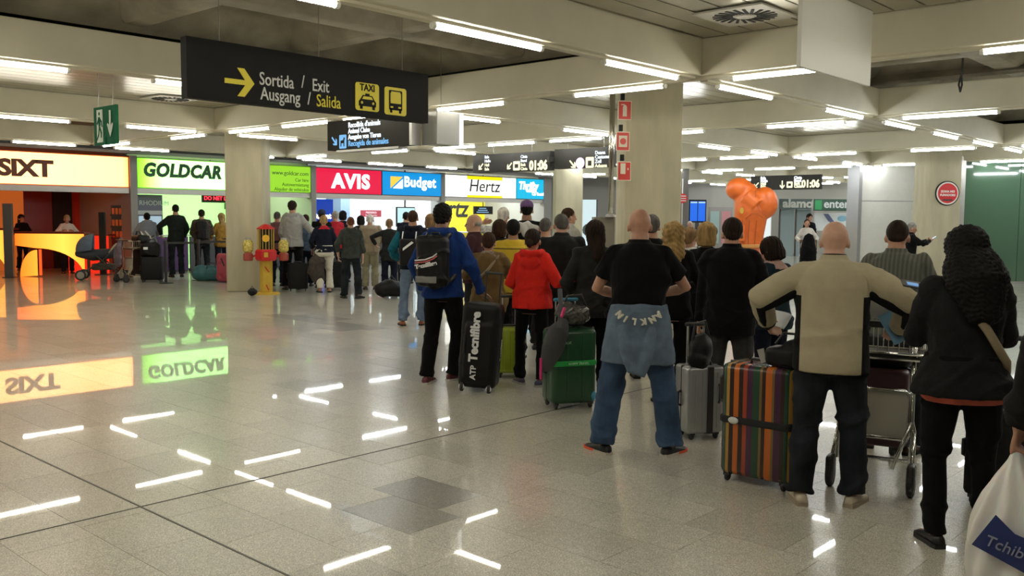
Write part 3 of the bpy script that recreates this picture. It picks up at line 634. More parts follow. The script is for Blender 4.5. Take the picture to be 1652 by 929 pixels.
MB().box((cxm, ya+.164, .0065), (u*.5, .018, .003)).build('roof_sign', M_signdk, pic)
for sg in (-1, 1):
    MB().box((cxm+sg*u*.72, ya+.036, .0065), (u*.3, .04, .003)).build('wheel_shape', M_signdk, pic); MB().lathe([(.001, 0), (.014, 0), (.014, .002), (.001, .002)], (cxm+sg*u*.66, ya+.08, .008), 12).build('headlamp', M_syel, pic)
xa, ya = P.loc(620, 184); xb, yb = P.loc(655, 144)
pic = MB().prism(rrect(xa, ya, xb, yb, .03), .001, .005).build('bus_pictogram', M_syel, e)
cxm = (xa+xb)/2; u = (xb-xa)*.30
MB().prism(rrect(cxm-u, ya+.05, cxm+u, yb-.03, .012), .005, .008).build('bus_shape', M_signdk, pic)
MB().box((cxm, (ya+yb)/2+.03, .0088), (u*1.6, .105, .0015)).build('windscreen', M_syel, pic); MB().box((cxm, yb-.052, .0088), (u*1.4, .018, .0015)).build('destination_strip', M_syel, pic)
for sg in (-1, 1):
    MB().box((cxm+sg*u*.68, ya+.045, .0065), (u*.32, .045, .003)).build('wheel_shape', M_signdk, pic); MB().box((cxm+sg*u*.6, ya+.08, .0088), (u*.4, .016, .0015)).build('headlamp', M_syel, pic)
wires(e, [wd*.12, wd*.5, wd*.88], h, 4.05-zb)
# ---- generic cross signs facing -X
def cross_sign(X, ya, yb, z0, z1, lab, th=.14):
    fm = frame((X, ya, z0), -D2); e = empty('information_sign', fm, lab, 'sign'); wd = ya-yb
    MB().box((wd/2, (z1-z0)/2, -th/2), (wd, z1-z0, th)).build('board', M_signbr, e, bevel=.004)
    return e, Plane(fm), wd, z1-z0
M_signbr = mat('sign_brown_grey', (.030, .028, .024), .7, spec=.2)
M_lw = glow('sign_lit_white', (.86, .95, 1), 1.5); M_lb = glow('sign_lit_blue', (.22, .55, .95), 1.0); M_ly = glow('sign_lit_yellow', (1, .96, .62), 1.4)
def diag_arrow(e, x, y, s, m, flip=1, rot=None):
    w_ = s*.16; mm = Matrix.Translation((x, y, 0)) @ Matrix.Rotation(rot if rot is not None else (-math.pi/4 if flip > 0 else -3*math.pi/4), 4, 'Z')
    pl = [(-s*.55, -w_/2), (s*.2, -w_/2), (-s*.02, -s*.34), (s*.2, -s*.34), (s*.55, 0), (s*.2, s*.34), (-s*.02, s*.34), (s*.2, w_/2), (-s*.55, w_/2)]
    MB().prism(pl, .002, .008, mm).build('arrow', m, e)
e, P, wd, h = cross_sign(8.2, 11.18, 9.35, 2.6, 3.02, 'dark hanging sign with lit white and blue lines, Recogida de animales')
x, y = P.loc(540, 228); diag_arrow(e, x, y, .15, M_lb)
xa, ya = P.loc(548, 240); xb, yb = P.loc(559, 217)
ic = MB().prism(rrect(xa, ya, xb, yb, .015), .002, .007).build('dog_pictogram', M_lb, e)
cxm = (xa+xb)/2
MB().prism([(cxm-.05, ya+.03), (cxm-.03, ya+.03), (cxm-.03, ya+.075), (cxm+.02, ya+.075), (cxm+.02, ya+.03), (cxm+.04, ya+.03), (cxm+.04, ya+.12), (cxm+.055, ya+.14), (cxm+.03, ya+.165), (cxm+.01, ya+.12), (cxm-.05, ya+.115)], .007, .009).build('dog_shape', M_signbr, ic)
for tx, (px, py), sz, m_ in (("Recollida d'animals", (562, 206), .105, M_lw), ('Animal Claim', (562, 215.5), .10, M_lw), ('Ausgabe von Tieren', (562, 225), .10, M_lw), ('Recogida de animales', (562, 236), .115, M_lb)):
    x, y = P.loc(px, py); text('lettering', tx, sz, m_, L(x, y, .002), e, sx=.9, bold=.0012)
MB().box((wd*.5, -.02, -.07), (wd*.75, .03, .16)).build('bottom_rail', M_alu, e); MB().box((wd+.02, h/2, -.07), (.05, h, .16)).build('end_cap', M_alu, e)
wires(e, [wd*.2, wd*.8], h, 3.6-2.6, -.07)
e = empty('sign_cabinet', frame((8.42, 9.0, 2.62), D1), 'grey metal box sign seen end-on, beside the animal pick-up sign', 'sign')
MB().box((.2, .21, -.2), (.42, .44, .3)).build('case', mat('cabinet_grey', (.36, .36, .33), .4, metal=.3), e, bevel=.006); MB().box((.43, .21, -.04), (.05, .44, .03)).build('lit_edge', glow('edge_white', (1, 1, .95), 1.6), e)
wires(e, [.2], .43, 1.6, -.2)
e, P, wd, h = cross_sign(14.3, 14.24, 12.04, 2.6, 2.99, 'brown hanging sign with yellow numbers 01:06 and two arrows, over the Hertz sign')
x, y = P.loc(776, 269); diag_arrow(e, x, y, .17, M_ly, -1)
for k, t_ in enumerate(('Sala', 'Hall', 'Halle', 'Sala')):
    x, y = P.loc(782, 275-k*6.5); text('lettering', t_, .085, M_lw if k > 1 else M_ly, L(x, y, .002), e, bold=.002)
x, y = P.loc(822, 268); diag_arrow(e, x, y, .17, M_ly, -1)
xa, ya = P.loc(828, 275); MB().prism(rrect(xa, ya, xa+.19, ya+.19, .02), .002, .006).build('belt_pictogram', M_ly, e); MB().box((xa+.095, ya+.09, .007), (.1, .08, .003)).build('case_shape', M_signbr, e)
for k, t_ in enumerate(('Cinta', 'Belt', 'Band', 'Cinta')):
    x, y = P.loc(840, 274.5-k*6.5); text('lettering', t_, .085, M_lw if k > 1 else M_ly, L(x, y, .002), e, bold=.002)
x, y = P.loc(854, 274); text('numerals', '01:06', .26, M_ly, L(x, y, .002), e, bold=.012, sx=.84)
wires(e, [wd*.25, wd*.75], h, 3.6-2.6, -.07)
e, P, wd, h = cross_sign(14.3, 11.93, 10.45, 2.62, 3.01, 'brown hanging sign with arrow, pink disc and Duana, Customs, Zoll, Aduana')
x, y = P.loc(924, 265); diag_arrow(e, x, y, .19, M_ly)
x, y = P.loc(936, 263); MB().lathe([(.001, .002), (.11, .002), (.11, .007), (.001, .007)], (x, y, 0), 18).build('disc', glow('disc_pink', (1, .75, .95), 1.3), e)
xa, ya = P.loc(945, 271); MB().prism(rrect(xa, ya, xa+.2, ya+.21, .02), .002, .006).build('customs_pictogram', M_ly, e); MB().box((xa+.1, ya+.09, .007), (.09, .1, .003)).build('person_shape', M_signbr, e)
for k, t_ in enumerate(('Aduana', 'Zoll', 'Customs', 'Duana')):
    x, y = P.loc(960, 270-k*7); text('lettering', t_, .095, M_ly if k == 0 else M_lw, L(x, y, .002), e, bold=.002)
wires(e, [wd*.2, wd*.8], h, 3.6-2.62, -.07)
box('clip_block', (.0, 0, 0), (.06, .1, .35), M_dkmetal, e, m=L(-.06, h/2, -.05))
e, P, wd, h = cross_sign(27.9, 14.8, 12.4, 2.6, 3.06, 'far brown hanging sign with yellow numbers 01:06 beside the orange inflatable')
x, y = P.loc(1220, 299); diag_arrow(e, x, y, .22, M_ly, -1)
for k, t_ in enumerate(('Sala', 'Hall', 'Halle', 'Sala')):
    x, y = P.loc(1227, 303-k*4.6); text('lettering', t_, .12, M_lw if k > 1 else M_ly, L(x, y, .002), e, bold=.008)
x, y = P.loc(1262, 298); diag_arrow(e, x, y, .24, M_ly, rot=-math.pi/2)
xa, ya = P.loc(1269, 303); MB().prism(rrect(xa, ya, xa+.2, ya+.2, .02), .002, .006).build('belt_pictogram', M_ly, e); MB().box((xa+.1, ya+.1, .007), (.1, .08, .003)).build('case_shape', M_signbr, e)
for k, t_ in enumerate(('Cinta', 'Belt', 'Band', 'Cinta')):
    x, y = P.loc(1281, 302.5-k*4.6); text('lettering', t_, .12, M_lw if k > 1 else M_ly, L(x, y, .002), e, bold=.008)
x, y = P.loc(1293, 302); text('numerals', '01:06', .32, M_ly, L(x, y, .002), e, bold=.014, sx=.84)
wires(e, [wd*.2, wd*.8], h, 3.6-2.6, -.07)
# ---- green emergency exit plate
e = empty('exit_sign', frame((5.03, 11.7, 2.5), -D2), 'green hanging exit plate with white running figure and down arrow', 'sign')
M_green = mat('exit_green', (.008, .095, .042), .7, spec=.1); M_ew = mat('exit_white', (.55, .62, .52), .7)
MB().box((.30, .235, -.02), (.62, .47, .03)).build('plate', M_green, e)
MB().box((.17, .235, .0), (.16, .40, .008)).build('door_shape', M_ew, e)
MB().prism([(.30, .0), (.33, .0), (.33, .1), (.30, .1)], 0, .001).build('edge', M_green, e)
fig = MB().ell((.165, .385, .006), (.02, .022, .004), 10, 6)
fig.prism([(.135, .345), (.185, .345), (.20, .24), (.15, .22)], .004, .008); fig.prism([(.15, .23), (.185, .23), (.235, .15), (.225, .09), (.205, .09), (.205, .14)], .004, .008)
fig.prism([(.155, .23), (.175, .21), (.15, .12), (.10, .06), (.085, .07), (.135, .14)], .004, .008); fig.prism([(.14, .33), (.10, .27), (.115, .25), (.15, .30)], .004, .008); fig.prism([(.18, .34), (.235, .29), (.25, .22), (.23, .22), (.215, .28), (.18, .30)], .004, .008)
fig.build('running_figure', M_green, e)
MB().prism([(.445, .41), (.445, .22), (.40, .26), (.385, .24), (.465, .09), (.545, .24), (.53, .26), (.485, .22), (.485, .41)], 0, .008).build('arrow', M_ew, e)
wires(e, [.1, .5], .47, 1.1, -.02)
# ---- blank white hanging box
e = empty('hanging_panel', frame((7.24, 3.42, 2.9), D1), 'blank white panel hanging from the slatted ceiling', 'panel')
MB().box((.74, .345, -.02), (1.48, .69, .04)).build('case', mat('box_white', (.80, .80, .72), .5), e, bevel=.006); MB().box((.74, .70, -.02), (1.42, .02, .03)).build('mounting_rail', M_alu, e)
# ---- cable dangling from the open slab
MB().path([(13.15, 3.95, 4.2), (13.15, 3.94, 3.85), (13.17, 3.95, 3.6), (13.12, 3.97, 3.45), (13.16, 3.96, 3.36), (13.19, 3.95, 3.45), (13.14, 3.95, 3.6)], .014, 6).build('loose_cable', mat('cable_black', (.02, .02, .02), .6))
tag(bpy.data.objects['loose_cable'], 'thin black cable dangling from the open concrete ceiling', 'cable')
# ---- red fire signs on the column, pole and cabinet
M_fred = mat('fire_red', (.60, .03, .02), .4); M_fcream = mat('fire_cream', (.80, .72, .55), .5)
def fire_sign(px, py, lab, kind):
    o = atd(px, py, 13.1); e = empty('fire_sign', frame(o, Vector((.80, -.60, 0))), lab, 'sign')
    MB().box((0, 0, -.006), (.20, .27, .01)).build('border', M_fcream, e); MB().box((0, 0, 0), (.178, .248, .006)).build('red_field', M_fred, e)
    if kind == 0: MB().path([(.0, -.085, .004), (0, .05, .004), (0, .075, .004)], [.03, .03, .014], 10, flat=(Vector((0, 0, 1)), .2)).build('extinguisher_shape', M_fcream, e); MB().box((-.03, .08, .004), (.05, .012, .004)).build('nozzle_shape', M_fcream, e)
    if kind == 1:
        MB().box((0, 0, .003), (.125, .16, .004)).build('white_field', M_fcream, e); MB().lathe([(.018, .005), (.045, .005), (.045, .009), (.018, .009)], n=18).build('ring_shape', M_fred, e)
    if kind == 2:
        MB().box((-.02, .035, .003), (.075, .15, .004)).build('door_shape', M_fcream, e); MB().box((.055, .03, .003), (.018, .03, .004)).build('button_shape', M_fcream, e)
    MB().box((-.03, .19, -.02), (.05, .09, .05)).build('clip', M_black, e)
    MB().box((.05, .12, -.26), (.04, .03, .5)).build('bracket', M_alu, e)
fire_sign(1008, 178, 'red fire extinguisher sign, topmost of three on the concrete column', 0)
fire_sign(1005, 228, 'red alarm sign with ring symbol, middle of three on the column', 1)
fire_sign(1007, 276, 'red fire hose sign with white door shape, lowest of three on column', 2)
o = atd(985, 360, 12.45)
e = empty('steel_pole', Matrix.Translation((o.x, o.y, 0)), 'shiny steel pole rising from the hose cabinet to the ceiling', 'pole')
MB().cyl((0, 0, 1.66), (0, 0, 3.58), .036, n=16).build('shaft', mat('polished_steel', (.55, .53, .46), .18, metal=1), e, smooth=True); MB().lathe([(.07, 1.66), (.07, 1.69), (.036, 1.70)], n=16).build('flange', M_alu, e)
o = atd(975, 360, 12.5)
e = empty('hose_cabinet', frame((o.x, o.y, 0), DIAG), 'grey steel fire hose cabinet beside the concrete column', 'cabinet')
MB().box((0, .83, -.13), (.28, 1.66, .26)).build('case', mat('cabinet_steel', (.17, .155, .12), .5, metal=.4), e, bevel=.008); MB().box((0, .83, .004), (.24, 1.5, .012)).build('door', mat('cabinet_door', (.19, .17, .13), .45, metal=.4), e, bevel=.003); MB().box((.08, .9, .018), (.02, .09, .02)).build('handle', M_alu, e)
# ---- round red sign on the right column
o = Vector((24.9, 7.95, 0))-Vector((.7071, .7071, 0))*.43; q = atd(1512, 312, depth_of(o)); o.z = q.z
e = empty('round_sign', frame(o+DIAG*.04, DIAG), 'round red sign with white ring on the right-hand concrete column', 'sign')
MB().lathe([(.001, .005), (.31, .005), (.31, .03), (.001, .03)], n=32).build('dark_rim', M_black, e); MB().lathe([(.001, .03), (.285, .03), (.285, .036), (.001, .036)], n=32).build('white_ring', mat('ring_white', (.8, .76, .7), .4), e); MB().lathe([(.001, .036), (.25, .036), (.25, .041), (.001, .041)], n=32).build('red_field', mat('sign_red', (.62, .025, .03), .4), e)
text('lettering', 'ZONA NO', .075, MATS['ring_white'], L(0, .02, .041), e, 'CENTER', bold=.004); text('lettering', 'FUMADORS', .075, MATS['ring_white'], L(0, -.07, .041), e, 'CENTER', bold=.004)
MB().prism([(-.16, -.19), (.16, -.19), (.11, -.15), (-.11, -.15)], .041, .045).build('dark_mark', M_dkmetal, e)
# ================================================================== PEOPLE: one figure builder
_ts = bpy.data.scenes.new('workbench')
def remesh(mb, voxel, smooth=4, name='m', fac=.5):
    me = mb.mesh(name); o = bpy.data.objects.new('wb', me); _ts.collection.objects.link(o)
    r = o.modifiers.new('r', 'REMESH'); r.mode = 'VOXEL'; r.voxel_size = voxel; r.use_smooth_shade = True
    if smooth:
        sm = o.modifiers.new('s', 'SMOOTH'); sm.factor = fac; sm.iterations = smooth
    vl = _ts.view_layers[0]; vl.update(); dg = vl.depsgraph
    out = bpy.data.meshes.new_from_object(o.evaluated_get(dg)); bpy.data.objects.remove(o); bpy.data.meshes.remove(me)
    out.name = name; out.polygons.foreach_set('use_smooth', np.ones(len(out.polygons), dtype=bool)); return out
def displace(me, fn):
    n = len(me.vertices); co = np.empty(n*3, np.float32); me.vertices.foreach_get('co', co); co = co.reshape(-1, 3)
    nr = np.empty(n*3, np.float32); me.vertices.foreach_get('normal', nr); nr = nr.reshape(-1, 3)
    co = co+nr*fn(co)[:, None]; me.vertices.foreach_set('co', co.ravel().astype(np.float32)); me.update()
def folds(seed, amp, f=16.0, zst=.6, mask=None):
    r = np.random.RandomState(seed); D = r.normal(size=(4, 3)); D[:, 2] *= zst*1.6; D /= np.linalg.norm(D, axis=1)[:, None]; ph = r.uniform(0, 6, 12)
    def fn(co):
        p = co*f; q = p+.9*np.sin(p[:, [1, 2, 0]]*.45+ph[:3])+.5*np.sin(p[:, [2, 0, 1]]*.8+ph[3:6]); o = 0
        for k in range(4): o = o+(1-np.abs(np.sin(q @ D[k]*(.5+.16*k)+ph[6+k])))**2*(.75**k)
        o = np.maximum(o-.9, -.35)*amp
        return o*mask(co) if mask is not None else o
    return fn
def strands(seed, amp, f=60.0):
    r = np.random.RandomState(seed); ph = r.uniform(0, 6, 6)
    def fn(co):
        a = np.arctan2(co[:, 1], co[:, 0]+1e-6)
        return amp*(np.sin(a*f*.35+3*np.sin(co[:, 2]*22+ph[0])+ph[1])+.6*np.sin(a*f*.8+2*np.sin(co[:, 2]*31+ph[2])))
    return fn
def curls(seed, amp, f=70.0):
    r = np.random.RandomState(seed); ph = r.uniform(0, 6, 9)
    def fn(co):
        p = co*f; q = p+1.3*np.sin(p[:, [1, 2, 0]]*.5+ph[:3])
        return amp*(np.sin(q[:, 0]+ph[3])*np.sin(q[:, 1]+ph[4])*np.sin(q[:, 2]*.8+ph[5])+.5*np.sin(q[:, 2]*1.9+q[:, 0]*.7))
    return fn
def sup(n, a, e=2.3):
    c, s_ = math.cos(a), math.sin(a); return math.copysign(abs(c)**(2/e), c), math.copysign(abs(s_)**(2/e), s_)
def torso_rings(mb, rows, T, off=0.0, n=22):
    """rows of (z, half width, half depth, y shift)"""
    rs = []
    for z, hw, hd, ys in rows:
        ring = []
        for j in range(n):
            c, s_ = sup(n, 2*math.pi*j/n); ring.append(T(Vector((c*(hw+off), ys+s_*(hd+off), z))))
        rs.append(ring)
    mb.rings(rs)
def ik(a, b, l1, l2, pole):
    d = b-a; L_ = d.length; m = (l1+l2)*.999
    if L_ > m: b = a+d*(m/L_); d = b-a; L_ = m
    u = d.normalized(); x = (l1*l1-l2*l2+L_*L_)/(2*L_); hh = math.sqrt(max(0, l1*l1-x*x))
    p = Vector(pole); p = p-u*p.dot(u)
    p = p.normalized() if p.length > 1e-6 else u.orthogonal().normalized()
    return a+u*x+p*hh, b
def hand(mb, wr, d, nrm, side, curl, s, fat=1.0):
    d = d.normalized(); nrm = (nrm-d*nrm.dot(d)); nrm = nrm.normalized() if nrm.length > 1e-5 else d.orthogonal().normalized()
    lat = nrm.cross(d)*(1 if side > 0 else -1)      # away from the thumb
    pl, pw = .088*s, .040*s
    mb.path([wr-d*.02, wr+d*.02*s, wr+d*.055*s, wr+d*pl], [.027*s, .033*s, .040*s, .037*s], 10, flat=(nrm, .42), round_=True)
    for k, (o, ln, rr) in enumerate(((-.030, .92, .0088), (-.010, 1.0, .009), (.010, .95, .0088), (.029, .76, .008))):
        p = wr+d*(pl-.008-.004*abs(k-1))+lat*o*s; a = curl*.55; pts = [p]; seg = (.045, .028, .022)
        for q in seg:
            a += curl*.62; dd = d*math.cos(a)+nrm*math.sin(a)+lat*(o*1.6*(1-curl)); p = p+dd.normalized()*q*ln*s; pts.append(p)
        mb.path(pts, [rr*s*fat, rr*s*fat, rr*.93*s*fat, rr*.8*s*fat], 7, round_=True)
    p = wr+d*.022*s-lat*.026*s; t1 = (d*.72-lat*.72+nrm*(.25+.5*curl)).normalized(); p1 = p+t1*.036*s; t2 = (d*.85-lat*(.45-.6*curl)+nrm*(.2+.7*curl)).normalized(); p2 = p1+t2*.032*s; p3 = p2+t2*.022*s
    mb.path([p, p1, p2, p3], [.015*s, .0115*s, .0105*s, .009*s], 7, round_=True)
SKIN = mat('skin', (.43, .225, .145), .55, var=.12, vscale=25, spec=.4); SKIN_D = mat('skin_tan', (.27, .14, .085), .55, var=.12, vscale=25, spec=.4); SKIN_P = mat('skin_pale', (.50, .29, .20), .55, var=.1, vscale=25, spec=.4)
M_eye = mat('eye_dark', (.03, .02, .015), .2); M_lip = mat('lip', (.42, .16, .13), .5)
def person(px, py, h, label, turn=0, skin=None, top=None, bottom=None, shoes=None, hair=None, w=1.0, fem=False, lean=0, head=(0, 0),
           feet=None, hands=None, poles=None, curl=(.45, .45), palm=None, belly=0.0, vx=.012, face=False, loc=None, seed=None, sit=0.0, group='people queueing at the car rental desks', hat=None):
    p0 = loc if loc is not None else at(px, py)
    s = h/1.75; seed = seed if seed is not None else int(px*7+py) % 9999
    f = Vector((p0.x, p0.y, 0)).normalized(); ang = math.atan2(f.y, f.x)-math.pi/2-R_(turn)
    E_ = empty('person', L(p0.x, p0.y, p0.z) @ rotz(ang), label, 'person', group)
    feet = feet or ((-.11*s, 0, -10), (.11*s, .02, 10))
    L1, L2 = .245*h, .238*h; hz = .525*h-sit
    ank = [Vector((fx, fy-.035*s, .042*h)) for fx, fy, _ in feet]
    hipx = (.088 if not fem else .092)*s*(.5+.5*w)
    pcx = (feet[0][0]+feet[1][0])/2*.6; pcy = (ank[0].y+ank[1].y)/2*.5+.03*s if not sit else 0
    for k in (0, 1):
        dx = ank[k].x-(pcx+(-hipx if k == 0 else hipx)); dy = ank[k].y-pcy; dd = dx*dx+dy*dy; mx_ = (L1+L2)*.995
        if dd < mx_*mx_: hz = min(hz, ank[k].z+math.sqrt(mx_*mx_-dd))
    drop = hz-.525*h
    la = R_(lean); pz = hz
    def T(v):   # torso space (z given for an upright figure) -> leaned
        t = v.z-.525*h
        if t < 0: return Vector((v.x+pcx, v.y+pcy, v.z+drop))
        k = min(1, t/.25) if lean else 1
        a = la*k; return Vector((v.x+pcx, pcy+v.y*math.cos(a)+t*math.sin(a), hz+t*math.cos(a)-v.y*math.sin(a)))
    kneepole = (0, 1, 0)
    knee = []
    for k in (0, 1):
        hp = Vector((pcx+(-hipx if k == 0 else hipx), pcy, hz)); yw = R_(feet[k][2]); kn, an = ik(hp, ank[k], L1, L2, (math.sin(yw), math.cos(yw), 0)); knee.append((hp, kn, ank[k]))
    if not fem: rows = [(.465, .125, .085, -.005), (.50, .160, .110, -.012), (.535, .166, .118, -.012), (.575, .158, .112, -.004), (.62, .146, .105, 0), (.68, .152, .110, 0), (.735, .168, .118, 0), (.770, .168, .114, -.004), (.812, .152, .102, -.008), (.834, .122, .088, -.012), (.852, .086, .074, -.016), (.864, .068, .066, -.014), (.875, .060, .060, -.01)]
    else: rows = [(.465, .135, .09, -.01), (.50, .170, .118, -.018), (.535, .172, .120, -.016), (.575, .152, .105, -.004), (.62, .130, .092, 0), (.68, .135, .098, .002), (.735, .148, .112, .008), (.770, .148, .102, 0), (.810, .132, .09, -.006), (.832, .102, .078, -.01), (.849, .072, .064, -.012), (.861, .056, .056, -.01), (.872, .050, .052, -.008)]
    def bel(z): return belly*math.exp(-((z-.63)/.06)**2)
    rows = [(z*h, (a+bel(z)*.5)*s*(w if z < .84 else 1), (b+bel(z))*s*(.5+.5*w if z < .84 else 1), (c+bel(z)*.6)*s) for z, a, b, c in rows]
    shx = (.158 if not fem else .136)*s*w
    sho = [T(Vector((-shx, -.01*s, .816*h))), T(Vector((shx, -.01*s, .816*h)))]
    hands = hands or ((-.24*s*w, .05, .46*h), (.24*s*w, .05, .46*h))
    elb = []; wri = []
    for k in (0, 1):
        sg = -1 if k == 0 else 1
        pole = (poles[k] if poles and poles[k] else (sg*.55, -.7, -.25)); e_, w_ = ik(sho[k], Vector(hands[k]), .175*h, .155*h, pole); elb.append(e_); wri.append(w_)
    piv = T(Vector((0, 0, .868*h))); HM = L(*piv) @ rotz(-R_(head[0])) @ Matrix.Rotation(R_(-head[1]), 4, 'X')
    hs = s**.5 if h < 1.6 else s*.5+.5
    ht = .132*h       # chin to crown
    # ---- body: one continuous skin
    mb = MB(); torso_rings(mb, rows, T)
    for k in (0, 1):
        hp, kn, an = knee[k]; mid = kn.lerp(an, .35)+Vector((0, -.012*s, 0))
        mb.path([hp, hp.lerp(kn, .5), kn, mid, an], [.082*s, .068*s, .052*s, .054*s, .036*s], 10, round_=True)
        yw = R_(feet[k][2]); fd = Vector((math.sin(yw), math.cos(yw), 0)); mb.path([an-fd*.02*s-Vector((0, 0, .02)), an+fd*.07*s-Vector((0, 0, .028*h)), an+fd*.15*s-Vector((0, 0, .032*h))], [.036*s, .034*s, .026*s], 8, round_=True)
        mb.path([sho[k].lerp(T(Vector((0, 0, .78*h))), .3), sho[k], sho[k].lerp(elb[k], .5), elb[k], elb[k].lerp(wri[k], .3), wri[k]], [.05*s, .052*s, .047*s*w**.5, .04*s, .041*s, .027*s], 10, round_=True)
        sg = -1 if k == 0 else 1; fd = wri[k]-elb[k]
        nr = Vector(palm[k]) if palm and palm[k] else Vector((-sg, 0, 0)); hd = fd
        if palm and len(palm) > 2 and palm[2] and palm[2][k]: hd = Vector(palm[2][k])
        hand(mb, wri[k], hd, nr, sg, curl[k], s, 1.05)
    mb.path([T(Vector((0, -.02*s, .83*h))), piv+Vector((0, -.018*s, 0)), HM @ Vector((0, -.018*s, .05*s))], [.072*s*w**.5 if not fem else .054*s, (.065*w**.5 if not fem else .050)*s, (.062 if not fem else .049)*s], 12)
    hb = MB(); cz = ht-.094*hs
    hb.ell((0, -.012*hs, cz), (.079*hs, .099*hs, .096*hs), 18, 14); hb.ell((0, .030*hs, cz-.062*hs), (.054*hs, .062*hs, .068*hs), 14, 10); hb.ell((0, -.035*hs, cz-.055*hs), (.062*hs, .055*hs, .055*hs), 14, 10); hb.ell((0, .062*hs, cz-.105*hs), (.028*hs, .026*hs, .022*hs)); hb.ell((0, .075*hs, cz-.02*hs), (.055*hs, .018*hs, .016*hs))
    hb.path([(0, .082*hs, cz-.018*hs), (0, .105*hs, cz-.052*hs)], [.008*hs, .014*hs], 8, round_=True)
    for sg in (-1, 1): hb.ell((sg*.080*hs, -.008*hs, cz-.042*hs), (.0095*hs, .019*hs, .031*hs), 10, 8, Matrix.Rotation(sg*.35, 3, 'Z'))
    mb.add([HM @ Vector(q) for q in hb.v], hb.f)
    body = link('body', remesh(mb, min(vx, .0095), 3, 'body'), skin or SKIN, E_)
    if face:
        for sg in (-1, 1): link('eye', MB().ell((0, 0, 0), (.014*hs, .008*hs, .008*hs), 10, 6).mesh('eye', True), M_eye, body, HM @ L(sg*.031*hs, .083*hs, cz-.032*hs))
        link('mouth', MB().ell((0, 0, 0), (.022*hs, .007*hs, .006*hs), 10, 6).mesh('mouth', True), M_lip, body, HM @ L(0, .089*hs, cz-.085*hs))
    info = dict(E=E_, T=T, HM=HM, s=s, h=h, wri=wri, elb=elb, sho=sho, rows=rows, knee=knee, cz=cz, hs=hs, body=body, ang=ang, p0=p0, vx=vx, seed=seed, w=w, piv=piv, drop=drop)
    # ---- trousers
    if bottom:
        b = bottom; mb = MB(); lo = b.get('loose', .02)*s
        rr = [r for r in rows if r[0] < .60*h]; rr = rr+[(.615*h, rr[-1][1]*.99, rr[-1][2]*.99, rr[-1][3])]
        torso_rings(mb, rr, T, lo)
        an_r, kn_r, th_r = b.get('ankle', .075), b.get('knee', .072), b.get('thigh', .1)
        for k in (0, 1):
            hp, kn, an = knee[k]; end = an+Vector((0, 0, b.get('end', -.002)*h)); bk = Vector((0, -.012*s, 0))
            mb.path([hp+Vector((0, 0, .02)), hp.lerp(kn, .35), kn, kn.lerp(end, .4)+bk, end+bk], [th_r*s*w**.7, (th_r*.6+kn_r*.4)*s*w**.6, kn_r*s, (kn_r*.55+an_r*.45)*s, an_r*s], 14)
        me = remesh(mb, vx, 4, 'trousers')
        def msk(co): z = co[:, 2]/h; return .35+np.exp(-((z-.27)/.07)**2)*.8+np.exp(-((z-.07)/.06)**2)*1.1+np.exp(-((z-.47)/.05)**2)*.7
        displace(me, folds(seed, b.get('fold', .019)*s, 19, 1.3, msk)); info['trousers'] = link(b.get('name', 'trousers'), me, b['m'], E_)
    # ---- upper garment
    if top:
        t = top; mb = MB(); lo = t.get('loose', .022)*s; hem = t.get('hem', .50)*h; zt = t.get('neck', .862)*h
        R2 = [r for r in rows if hem < r[0] < zt]
        def lerp_row(z):
            for a, b_ in zip(rows, rows[1:]):
                if a[0] <= z <= b_[0]: k = (z-a[0])/(b_[0]-a[0]); return (z,)+tuple(a[i]*(1-k)+b_[i]*k for i in (1, 2, 3))
            return (z,)+((rows[0] if z < rows[0][0] else rows[-1])[1:])
        R2 = [lerp_row(hem)]+R2+[lerp_row(zt)]; fl = t.get('flare', .012)*s; st = t.get('straight', .35)
        hwm = max(r[1] for r in R2); hdm = max(r[2] for r in R2)
        R2 = [(z, (a*(1-st)+hwm*st if z < .74*h else a)+(fl*max(0, (.62*h-z)/(.12*h)) if z < .62*h else 0), (b_*(1-st)+hdm*st if z < .74*h else b_)+(fl*max(0, (.62*h-z)/(.12*h)) if z < .62*h else 0), c) for z, a, b_, c in R2]
        if t.get('open_neck'): R2 = R2[:-1]
        torso_rings(mb, R2, T, lo)
        sl = t.get('sleeve', 1.0); sr = t.get('sr', 1.0)
        for k in (0, 1):
            a, e_, w_ = sho[k], elb[k], wri[k]; r0 = .053*s*w**.6+lo*.6
            mb.ell(a, (r0, r0, r0), 14, 10); mb.path([T(Vector((0, -.014*s, .850*h))), a.lerp(T(Vector((0, -.012*s, .836*h))), .45), a], [.052*s, .054*s+lo*.4, r0*.97], 12)
            if sl >= .6: mb.path([a, a.lerp(e_, .5), e_, e_.lerp(w_, .5), e_.lerp(w_, .98*sl)], [r0, (.051*s*w**.7+lo*.7)*sr, (.047*s+lo*.7)*sr, (.043*s+lo*.7)*sr, (.036*s+lo*.6)*sr], 14)
            else: mb.path([a, a.lerp(e_, .45), a.lerp(e_, sl*1.9)], [r0, r0*1.04, r0*1.1], 14)
        if t.get('collar'):
            c0 = T(Vector((0, -.016*s, .842*h))); cc = t['collar']+.008; mb.path([c0, T(Vector((0, -.014*s, (.848+cc)*h)))], [(.092 if not fem else .078)*s, (.079 if not fem else .068)*s], 16)
        if t.get('hood'):
            mb.path([T(Vector((x*s, y*s, z*h))) for x, y, z in ((-.075, .06, .842), (-.112, -.02, .858), (-.085, -.105, .852), (0, -.135, .845), (.085, -.105, .852), (.112, -.02, .858), (.075, .06, .842))], [.03*s, .04*s, .043*s, .045*s, .043*s, .04*s, .03*s], 10, round_=True); mb.ell(T(Vector((0, -.125*s, .795*h))), (.115*s, .042*s, .085*s), 14, 10)
        me = remesh(mb, vx, t.get('smooth', 4), 'top')
